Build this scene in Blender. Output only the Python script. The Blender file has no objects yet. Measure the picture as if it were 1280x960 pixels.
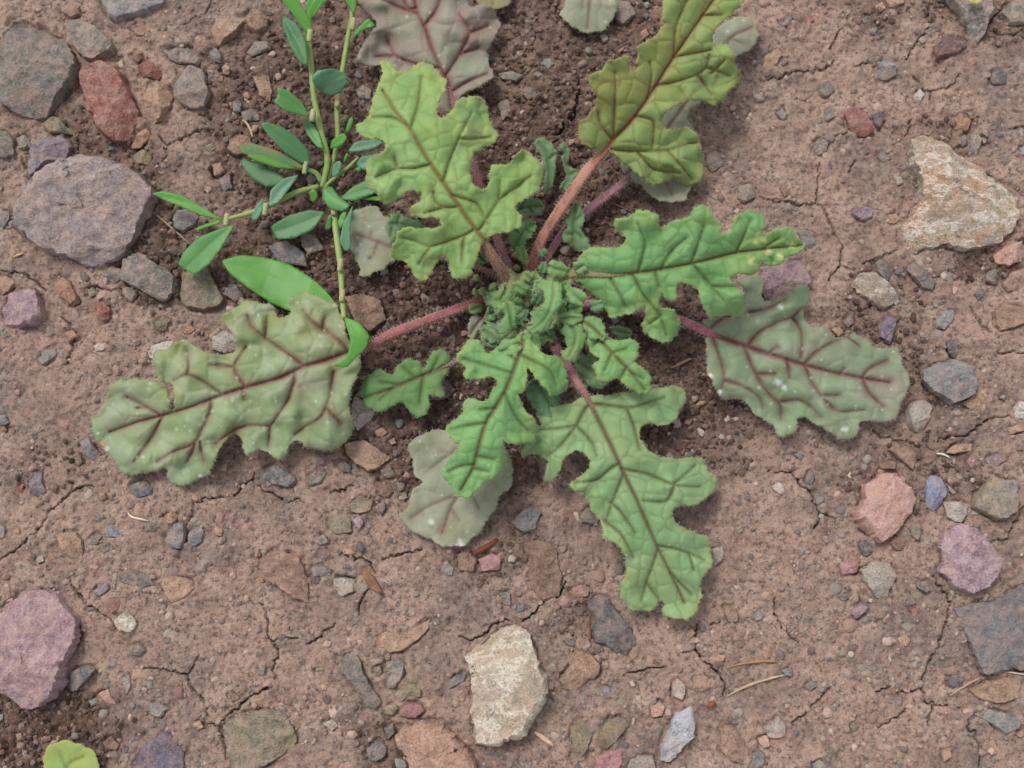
import bpy, bmesh, math, random
import numpy as np
from mathutils import Vector
from mathutils.geometry import delaunay_2d_cdt

random.seed(7)
RNG = np.random.default_rng(11)
scene = bpy.context.scene
COL = scene.collection

# ------------------------------------------------------------------ camera
MM = 0.00025                       # one photograph pixel on the ground, in metres
HF = math.tan(math.radians(25.0))  # half of the horizontal field of view
TILT = math.radians(9.0)
DIST = 0.16 / HF
cam_loc = Vector((0.0, -DIST * math.sin(TILT), DIST * math.cos(TILT)))
cam_data = bpy.data.cameras.new('camera')
cam = bpy.data.objects.new('camera', cam_data)
COL.objects.link(cam)
cam.location = cam_loc
cam.rotation_euler = (TILT, 0, 0)
cam_data.sensor_width = 36
cam_data.lens = 18 / HF
cam_data.clip_start = 0.01
cam_data.clip_end = 100
cam_data.dof.use_dof = True
cam_data.dof.focus_distance = DIST - 0.007
cam_data.dof.aperture_fstop = 13.0
scene.camera = cam

# ------------------------------------------------------------------ light: bright overcast
SUN_EL, SUN_AZ = math.radians(56), math.radians(-38)     # azimuth from +Y, towards -X
world = bpy.data.worlds.new('World')
scene.world = world
world.use_nodes = True
wn, wl = world.node_tree.nodes, world.node_tree.links
wn.clear()
sky = wn.new('ShaderNodeTexSky')
sky.sky_type = 'NISHITA'
sky.sun_disc = False
sky.sun_elevation = SUN_EL
sky.sun_rotation = SUN_AZ
hsv = wn.new('ShaderNodeHueSaturation')
hsv.inputs['Saturation'].default_value = 0.18
bg = wn.new('ShaderNodeBackground')
bg.inputs['Strength'].default_value = 0.12
wo = wn.new('ShaderNodeOutputWorld')
wl.new(sky.outputs[0], hsv.inputs['Color'])
wl.new(hsv.outputs[0], bg.inputs['Color'])
wl.new(bg.outputs[0], wo.inputs['Surface'])
sd = bpy.data.lights.new('sun', 'SUN')
sd.energy = 1.5
sd.angle = math.radians(20)
sd.color = (1.0, 0.965, 0.91)
sun = bpy.data.objects.new('sun', sd)
COL.objects.link(sun)
dv = Vector((math.sin(SUN_AZ) * math.cos(SUN_EL), math.cos(SUN_AZ) * math.cos(SUN_EL), math.sin(SUN_EL)))
sun.rotation_euler = dv.to_track_quat('Z', 'Y').to_euler()
sun.location = dv * 2
scene.view_settings.view_transform = 'Standard'
scene.view_settings.look = 'None'
scene.view_settings.gamma = 1
scene.view_settings.use_curve_mapping = False
scene.view_settings.exposure = 0.72

# ------------------------------------------------------------------ helpers
def S(r, g, b):
    f = lambda c: (c / 255 / 12.92) if c / 255 <= 0.04045 else ((c / 255 + 0.055) / 1.055) ** 2.4
    return np.array([f(r), f(g), f(b)])

def unproject(px, py, z):
    """photograph pixel -> world x, y on the horizontal level z (arrays)"""
    px = np.asarray(px, float); py = np.asarray(py, float); z = np.asarray(z, float)
    a = (px - 640) / 640 * HF
    b = (480 - py) / 640 * HF
    c, s = math.cos(TILT), math.sin(TILT)
    dx, dy, dz = a, b * c + s, b * s - c
    t = (z - cam_loc.z) / dz
    return cam_loc.x + t * dx, cam_loc.y + t * dy

def hash2(ix, iy, seed):
    n = (ix.astype(np.int64) * 374761393 + iy.astype(np.int64) * 668265263 + seed * 1442695041) & 0x7fffffff
    n = ((n ^ (n >> 13)) * 1274126177) & 0x7fffffff
    n = (n ^ (n >> 16)) & 0xffff
    return n / 65535.0

def noise2(x, y, seed=0):
    x = np.asarray(x, float); y = np.asarray(y, float)
    ix = np.floor(x); iy = np.floor(y)
    fx = x - ix; fy = y - iy
    u = fx * fx * fx * (fx * (fx * 6 - 15) + 10)
    v = fy * fy * fy * (fy * (fy * 6 - 15) + 10)
    a = hash2(ix, iy, seed); b = hash2(ix + 1, iy, seed)
    c = hash2(ix, iy + 1, seed); d = hash2(ix + 1, iy + 1, seed)
    return ((a + (b - a) * u) * (1 - v) + (c + (d - c) * u) * v) * 2 - 1

def fbm(x, y, seed=0, oct=3):
    r = 0; a = 1.0; f = 1.0
    for k in range(oct):
        r = r + a * noise2(x * f + k * 17.3, y * f - k * 9.1, seed + k)
        a *= 0.5; f *= 2.03
    return r

REG = {'W': (0, 0, 1), 'A': (0, 0, 4), 'B': (0, 240, 4), 'C': (0, 480, 4), 'D': (0, 720, 4), 'E': (320, 720, 4),
       'F': (640, 720, 4), 'G': (960, 720, 4), 'H': (960, 480, 4), 'I': (960, 240, 4), 'J': (960, 0, 4), 'K': (320, 480, 4),
       '1': (100, 340, 3.2), '2': (420, 40, 3.0), '3': (640, 0, 3.2), '4': (560, 240, 2.7826), '5': (820, 340, 3.7647),
       '6': (480, 420, 2.5955), '7': (180, 0, 2.0875), '8': (420, 0, 3.368), 'X': (560, 300, 6), 'Y': (430, 230, 6), 'Z': (640, 160, 6)}

def T(reg, s):
    ox, oy, k = REG[reg]
    return np.array([[float(v) for v in p.split(',')] for p in s.split()]) / k + np.array([ox, oy])

def resample(poly, step, closed=True):
    p = np.vstack([poly, poly[:1]]) if closed else np.asarray(poly)
    seg = np.hypot(*np.diff(p, axis=0).T)
    L = np.concatenate([[0], np.cumsum(seg)])
    n = max(3, int(round(L[-1] / step)))
    t = np.linspace(0, L[-1], n + 1)
    if closed: t = t[:-1]
    return np.stack([np.interp(t, L, p[:, 0]), np.interp(t, L, p[:, 1])], 1)

def smooth(p, n=1, closed=True):
    p = np.array(p, float)
    for _ in range(n):
        if closed:
            p = 0.5 * p + 0.25 * (np.roll(p, 1, 0) + np.roll(p, -1, 0))
        else:
            q = p.copy(); q[1:-1] = 0.5 * p[1:-1] + 0.25 * (p[:-2] + p[2:]); p = q
    return p

def inside(poly, x, y):
    r = np.zeros(np.shape(x), bool)
    n = len(poly); j = n - 1
    for i in range(n):
        xi, yi = poly[i]; xj, yj = poly[j]
        if yi != yj:
            c = ((yi > y) != (yj > y)) & (x < (xj - xi) * (y - yi) / (yj - yi) + xi)
            r ^= c
        j = i
    return r

def seg_dist(pts, line, closed=False, want_near=False):
    """distance to a polyline, arc parameter 0..1 of the nearest point, signed side"""
    line = np.asarray(line, float)
    if closed: line = np.vstack([line, line[:1]])
    best = np.full(len(pts), 1e9); par = np.zeros(len(pts)); side = np.zeros(len(pts)); near = np.zeros((len(pts), 2))
    seg = np.hypot(*np.diff(line, axis=0).T); L = np.concatenate([[0], np.cumsum(seg)]); tot = max(L[-1], 1e-9)
    for i in range(len(line) - 1):
        a, b = line[i], line[i + 1]; d = b - a; l2 = max(d @ d, 1e-9)
        t = np.clip(((pts - a) @ d) / l2, 0, 1)
        q = pts - (a + t[:, None] * d)
        dist = np.hypot(q[:, 0], q[:, 1])
        m = dist < best
        best[m] = dist[m]; par[m] = ((L[i] + t * seg[i]) / tot)[m]
        near[m] = (a + t[:, None] * d)[m]
        side[m] = np.sign(d[0] * q[:, 1] - d[1] * q[:, 0])[m]
    if want_near: return best, par, side, near
    return best, par, side

def mesh_np(name, co, faces, smooth_shade=True, color=None):
    """faces: (n,3) or (n,4) int array"""
    me = bpy.data.meshes.new(name)
    co = np.asarray(co, np.float32); faces = np.asarray(faces, np.int32)
    k = faces.shape[1]
    me.vertices.add(len(co)); me.vertices.foreach_set('co', co.ravel())
    me.loops.add(faces.size); me.loops.foreach_set('vertex_index', faces.ravel())
    me.polygons.add(len(faces))
    me.polygons.foreach_set('loop_start', np.arange(0, faces.size, k, dtype=np.int32))
    me.polygons.foreach_set('use_smooth', np.full(len(faces), smooth_shade, bool))
    me.update(calc_edges=True)
    if color is not None:
        at = me.color_attributes.new('pigment', 'FLOAT_COLOR', 'POINT')
        c4 = np.ones((len(co), 4), np.float32); c4[:, :3] = color
        at.data.foreach_set('color', c4.ravel())
    return me

def link(name, me, mat=None, parent=None):
    o = bpy.data.objects.new(name, me)
    COL.objects.link(o)
    if mat is not None and me is not None: me.materials.append(mat)
    if parent is not None: o.parent = parent
    return o

def tag(o, label, cat, group=None, kind=None):
    if label: o['label'] = label
    if cat: o['category'] = cat
    if group: o['group'] = group
    if kind: o['kind'] = kind
    return o

# ------------------------------------------------------------------ node helpers / materials
class NT:
    def __init__(s, name):
        s.m = bpy.data.materials.new(name); s.m.use_nodes = True
        s.t = s.m.node_tree; s.t.nodes.clear()
        s.out = s.t.nodes.new('ShaderNodeOutputMaterial')
    def n(s, typ, **kw):
        nd = s.t.nodes.new(typ)
        for k, v in kw.items():
            if k.startswith('i_'):
                key = k[2:].replace('_', ' ')
                nd.inputs[key].default_value = v
            else: setattr(nd, k, v)
        return nd
    def l(s, a, b): s.t.links.new(a, b)
    def noise(s, vec, scale, detail=4, rough=0.6):
        nd = s.n('ShaderNodeTexNoise'); nd.inputs['Scale'].default_value = scale
        nd.inputs['Detail'].default_value = detail; nd.inputs['Roughness'].default_value = rough
        s.l(vec, nd.inputs['Vector']); return nd.outputs['Fac']
    def ramp(s, fac, stops):
        nd = s.n('ShaderNodeValToRGB'); e = nd.color_ramp.elements
        while len(e) < len(stops): e.new(0.5)
        for k, (p, c) in enumerate(stops):
            e[k].position = p; e[k].color = (*c, 1) if len(c) == 3 else c
        s.l(fac, nd.inputs['Fac']); return nd.outputs['Color']
    def mix(s, fac, a, b, mode='MIX'):
        nd = s.n('ShaderNodeMix', data_type='RGBA', blend_type=mode)
        for sock, v in ((nd.inputs[0], fac), (nd.inputs[6], a), (nd.inputs[7], b)):
            if hasattr(v, 'is_linked'): s.l(v, sock)
            elif isinstance(v, (int, float)): sock.default_value = v
            else: sock.default_value = (*v, 1)
        return nd.outputs[2]
    def math(s, op, a, b=0.0):
        nd = s.n('ShaderNodeMath', operation=op)
        for sock, v in ((nd.inputs[0], a), (nd.inputs[1], b)):
            if hasattr(v, 'is_linked'): s.l(v, sock)
            else: sock.default_value = v
        return nd.outputs[0]
    def bump(s, h, strength, dist):
        nd = s.n('ShaderNodeBump'); nd.inputs['Strength'].default_value = strength
        nd.inputs['Distance'].default_value = dist; s.l(h, nd.inputs['Height']); return nd.outputs['Normal']

SOIL = S(163, 130, 116)
W3 = lambda v: (v, v, v)

def soil_material():
    k = NT('soil')
    tc = k.n('ShaderNodeTexCoord'); v = tc.outputs['Object']
    hum = k.n('ShaderNodeAttribute', attribute_name='humus').outputs['Fac']
    big = k.noise(v, 34, 5, 0.65); mid = k.noise(v, 110, 6, 0.7); fine = k.noise(v, 620, 6, 0.75); grain = k.noise(v, 2100, 4, 0.75)
    c = k.ramp(mid, [(0.32, S(116, 95, 88)), (0.44, S(154, 128, 116)), (0.55, S(174, 147, 132)), (0.68, S(196, 174, 159))])
    c2 = k.ramp(big, [(0.36, S(128, 113, 110)), (0.47, S(167, 141, 127)), (0.55, S(190, 161, 144)), (0.68, S(180, 148, 128))])
    c = k.mix(0.5, c, c2)
    c = k.mix(k.ramp(fine, [(0.36, W3(0.95)), (0.49, W3(0))]), c, S(98, 80, 75))
    c = k.mix(k.ramp(fine, [(0.56, W3(0)), (0.7, W3(0.6))]), c, S(192, 168, 155))
    c = k.mix(k.ramp(grain, [(0.36, W3(0.6)), (0.46, W3(0))]), c, S(96, 78, 72))
    c = k.mix(k.ramp(grain, [(0.58, W3(0)), (0.7, W3(0.5))]), c, S(204, 182, 168))
    # tiny mineral grains of several colours set in the clay
    vo = k.n('ShaderNodeTexVoronoi'); vo.inputs['Scale'].default_value = 430; k.l(v, vo.inputs['Vector'])
    hs = k.n('ShaderNodeSeparateColor'); k.l(vo.outputs['Color'], hs.inputs[0])
    pick = k.ramp(hs.outputs[0], [(0.0, S(104, 96, 92)), (0.35, S(122, 118, 114)), (0.6, S(150, 112, 100)), (0.85, S(176, 158, 146))])
    near = k.math('LESS_THAN', vo.outputs['Distance'], 0.36)
    some = k.math('GREATER_THAN', hs.outputs[1], 0.62)
    c = k.mix(k.math('MULTIPLY', k.math('MULTIPLY', near, some), 0.7), c, pick)
    dark = k.ramp(fine, [(0.3, S(60, 47, 41)), (0.5, S(92, 71, 62)), (0.7, S(118, 92, 80))])
    hm = k.math('MULTIPLY', hum, k.ramp(mid, [(0.3, W3(1.0)), (0.75, W3(0.55))]))
    c = k.mix(hm, c, dark)
    b = k.n('ShaderNodeBsdfPrincipled'); b.inputs['Roughness'].default_value = 0.95
    b.inputs['Specular IOR Level'].default_value = 0.15
    k.l(c, b.inputs['Base Color'])
    h = k.math('ADD', k.math('MULTIPLY', fine, 0.7), k.math('MULTIPLY', grain, 0.5))
    k.l(k.bump(h, 1.0, 0.0012), b.inputs['Normal'])
    k.l(b.outputs[0], k.out.inputs['Surface'])
    return k.m

ROCK = {  # main, dark, light, blotch, blotch amount, colour word
    'grey':   ((124, 119, 113), (92, 89, 86), (152, 146, 136), (140, 122, 104), 0.35, 'grey'),
    'blue':   ((126, 127, 126), (100, 102, 104), (152, 152, 148), (128, 118, 104), 0.3, 'bluish-grey'),
    'slate':  ((100, 102, 104), (74, 77, 81), (126, 127, 126), (110, 98, 88), 0.2, 'dark slate-grey'),
    'purple': ((140, 116, 121), (104, 88, 96), (172, 152, 150), (128, 112, 126), 0.4, 'dull purple'),
    'red':    ((146, 94, 84), (110, 70, 64), (172, 126, 114), (138, 118, 112), 0.3, 'brick-red'),
    'pink':   ((172, 138, 128), (142, 110, 102), (206, 172, 160), (192, 142, 112), 0.4, 'salmon-pink'),
    'tan':    ((160, 132, 110), (122, 98, 82), (188, 164, 142), (150, 118, 90), 0.35, 'tan'),
    'quartz': ((176, 164, 146), (136, 120, 100), (214, 210, 202), (180, 142, 102), 0.5, 'cream quartz'),
    'gquartz':((160, 150, 138), (112, 104, 96), (206, 202, 196), (164, 132, 98), 0.5, 'greyish quartz'),
    'olive':  ((124, 117, 100), (96, 92, 80), (148, 140, 120), (156, 132, 84), 0.35, 'olive-grey'),
    'brown':  ((132, 106, 91), (100, 80, 70), (158, 132, 114), (120, 100, 88), 0.3, 'brown'),
    'white':  ((186, 180, 172), (150, 142, 134), (218, 216, 212), (170, 150, 132), 0.3, 'whitish'),
    'pale':   ((160, 152, 142), (130, 120, 110), (186, 180, 172), (160, 132, 112), 0.3, 'pale grey'),
    'lblue':  ((118, 123, 136), (92, 98, 112), (150, 154, 164), (122, 116, 124), 0.3, 'slate-blue'),
    'violet': ((120, 110, 122), (90, 84, 96), (146, 136, 142), (112, 108, 128), 0.3, 'violet-grey'),
    'orange': ((156, 120, 99), (122, 90, 73), (190, 150, 122), (150, 116, 96), 0.3, 'rusty orange'),
}
ROCKMAT = {}
def rock_material(key):
    if key in ROCKMAT: return ROCKMAT[key]
    a, d, li, bl, amt, w = ROCK[key]
    a, d, li, bl = S(*a), S(*d), S(*li), S(*bl)
    k = NT('rock_' + w.replace(' ', '_').replace('-', '_'))
    tc = k.n('ShaderNodeTexCoord'); oi = k.n('ShaderNodeObjectInfo')
    add = k.n('ShaderNodeVectorMath', operation='ADD'); k.l(tc.outputs['Object'], add.inputs[0])
    sc = k.n('ShaderNodeVectorMath', operation='SCALE'); sc.inputs['Scale'].default_value = 3.0
    cmb = k.n('ShaderNodeCombineXYZ'); 
    for q in range(3): k.l(oi.outputs['Random'], cmb.inputs[q])
    k.l(cmb.outputs[0], sc.inputs[0]); k.l(sc.outputs[0], add.inputs[1])
    v = add.outputs[0]
    big = k.noise(v, 110, 4, 0.6); mid = k.noise(v, 380, 5, 0.7); fine = k.noise(v, 1600, 4, 0.7); dust = k.noise(v, 190, 5, 0.75)
    c = k.ramp(mid, [(0.33, d), (0.46, a * 0.95), (0.55, a * 1.06), (0.67, li)])
    c = k.mix(k.ramp(big, [(0.46, W3(0)), (0.64, W3(amt))]), c, bl)
    c = k.mix(k.ramp(fine, [(0.36, W3(0.8)), (0.47, W3(0))]), c, d * 0.7)
    c = k.mix(k.ramp(fine, [(0.57, W3(0)), (0.68, W3(0.75))]), c, li * 1.12)
    c = k.mix(k.ramp(dust, [(0.44, W3(0.04)), (0.64, W3(0.6))]), c, S(164, 136, 122))
    if 'quartz' in key or key in ('wblue', 'gpurple', 'purple2', 'lilac'):
        mp = k.n('ShaderNodeMapping'); mp.inputs['Scale'].default_value = (0.75, 1.5, 1.2); mp.inputs['Rotation'].default_value = (0, 0, -0.35); k.l(v, mp.inputs['Vector'])
        st = k.noise(mp.outputs[0], 85, 7, 0.68)
        g = 0.5 if 'quartz' in key else 0.3
        c = k.mix(k.ramp(st, [(0.47, W3(0)), (0.49, W3(g)), (0.505, W3(g)), (0.53, W3(0))]), c, li * 1.05)
        c = k.mix(k.ramp(st, [(0.36, W3(0.5)), (0.43, W3(0))]), c, d)
    hs = k.n('ShaderNodeHueSaturation'); k.l(c, hs.inputs['Color'])
    k.l(k.math('ADD', k.math('MULTIPLY', oi.outputs['Random'], 0.34), 0.98), hs.inputs['Value'])
    b = k.n('ShaderNodeBsdfPrincipled'); b.inputs['Roughness'].default_value = 0.8
    b.inputs['Specular IOR Level'].default_value = 0.3
    k.l(hs.outputs[0], b.inputs['Base Color'])
    h = k.math('ADD', k.math('MULTIPLY', mid, 1.0), k.math('MULTIPLY', fine, 0.35))
    k.l(k.bump(h, 1.0, 0.0018), b.inputs['Normal'])
    k.l(b.outputs[0], k.out.inputs['Surface'])
    ROCKMAT[key] = k.m
    return k.m

def pigment_material(name, rough=0.6, trans=0.0, sheen=0.0, spec=0.3, bscale=900, bstr=0.3, bdist=0.0004, vary=0.12):
    k = NT(name)
    tc = k.n('ShaderNodeTexCoord'); v = tc.outputs['Object']
    at = k.n('ShaderNodeAttribute', attribute_name='pigment')
    nz = k.noise(v, bscale, 4, 0.65); lo = k.noise(v, bscale * 0.12, 4, 0.6)
    f = k.math('ADD', k.math('MULTIPLY', k.math('ADD', nz, lo), vary * 2), 1 - vary * 2)
    hs = k.n('ShaderNodeHueSaturation'); k.l(at.outputs['Color'], hs.inputs['Color']); k.l(f, hs.inputs['Value'])
    b = k.n('ShaderNodeBsdfPrincipled'); b.inputs['Roughness'].default_value = rough
    b.inputs['Specular IOR Level'].default_value = spec
    b.inputs['Sheen Weight'].default_value = sheen; b.inputs['Sheen Roughness'].default_value = 0.45
    k.l(hs.outputs[0], b.inputs['Base Color'])
    nrm = k.bump(nz, bstr, bdist); k.l(nrm, b.inputs['Normal'])
    if trans:
        tr = k.n('ShaderNodeBsdfTranslucent'); k.l(hs.outputs[0], tr.inputs['Color']); k.l(nrm, tr.inputs['Normal'])
        mx = k.n('ShaderNodeMixShader'); mx.inputs[0].default_value = trans
        k.l(b.outputs[0], mx.inputs[1]); k.l(tr.outputs[0], mx.inputs[2]); k.l(mx.outputs[0], k.out.inputs['Surface'])
    else:
        k.l(b.outputs[0], k.out.inputs['Surface'])
    return k.m

M_SOIL = soil_material()
M_LEAF = pigment_material('hairy_leaf', 0.6, 0.2, 0.22, 0.3, 1100, 0.35, 0.0005, 0.1)
M_WAXY = pigment_material('waxy_leaf', 0.45, 0.25, 0.0, 0.4, 700, 0.12, 0.0003, 0.08)
M_STEM = pigment_material('hairy_stem', 0.55, 0.0, 0.15, 0.35, 1400, 0.4, 0.0004, 0.15)
M_HAIR = pigment_material('plant_hair', 0.5, 0.45, 0.0, 0.3, 900, 0.0, 0.0004, 0.05)
M_GRAVEL = pigment_material('gravel', 0.88, 0.0, 0.0, 0.2, 1500, 0.6, 0.0006, 0.22)
M_STRAW = pigment_material('dry_straw', 0.6, 0.1, 0.0, 0.3, 1500, 0.4, 0.0003, 0.2)

# ------------------------------------------------------------------ ground height
def ground_low(x, y):
    x = np.asarray(x, float); y = np.asarray(y, float)
    z = 0.0016 * fbm(x / 0.06, y / 0.06, 1, 2) + 0.0006 * fbm(x / 0.017, y / 0.017, 5, 2)
    return z

def on_ground(px, py):
    z = np.zeros(np.shape(px))
    for _ in range(3):
        x, y = unproject(px, py, z)
        z = ground_low(x, y)
    x, y = unproject(px, py, z)
    return x, y, z

def P1(px, py, zpx):
    """one pixel at a height given in photograph pixels"""
    z = zpx * MM
    x, y = unproject(px, py, z)
    return Vector((float(x), float(y), float(z)))

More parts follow.
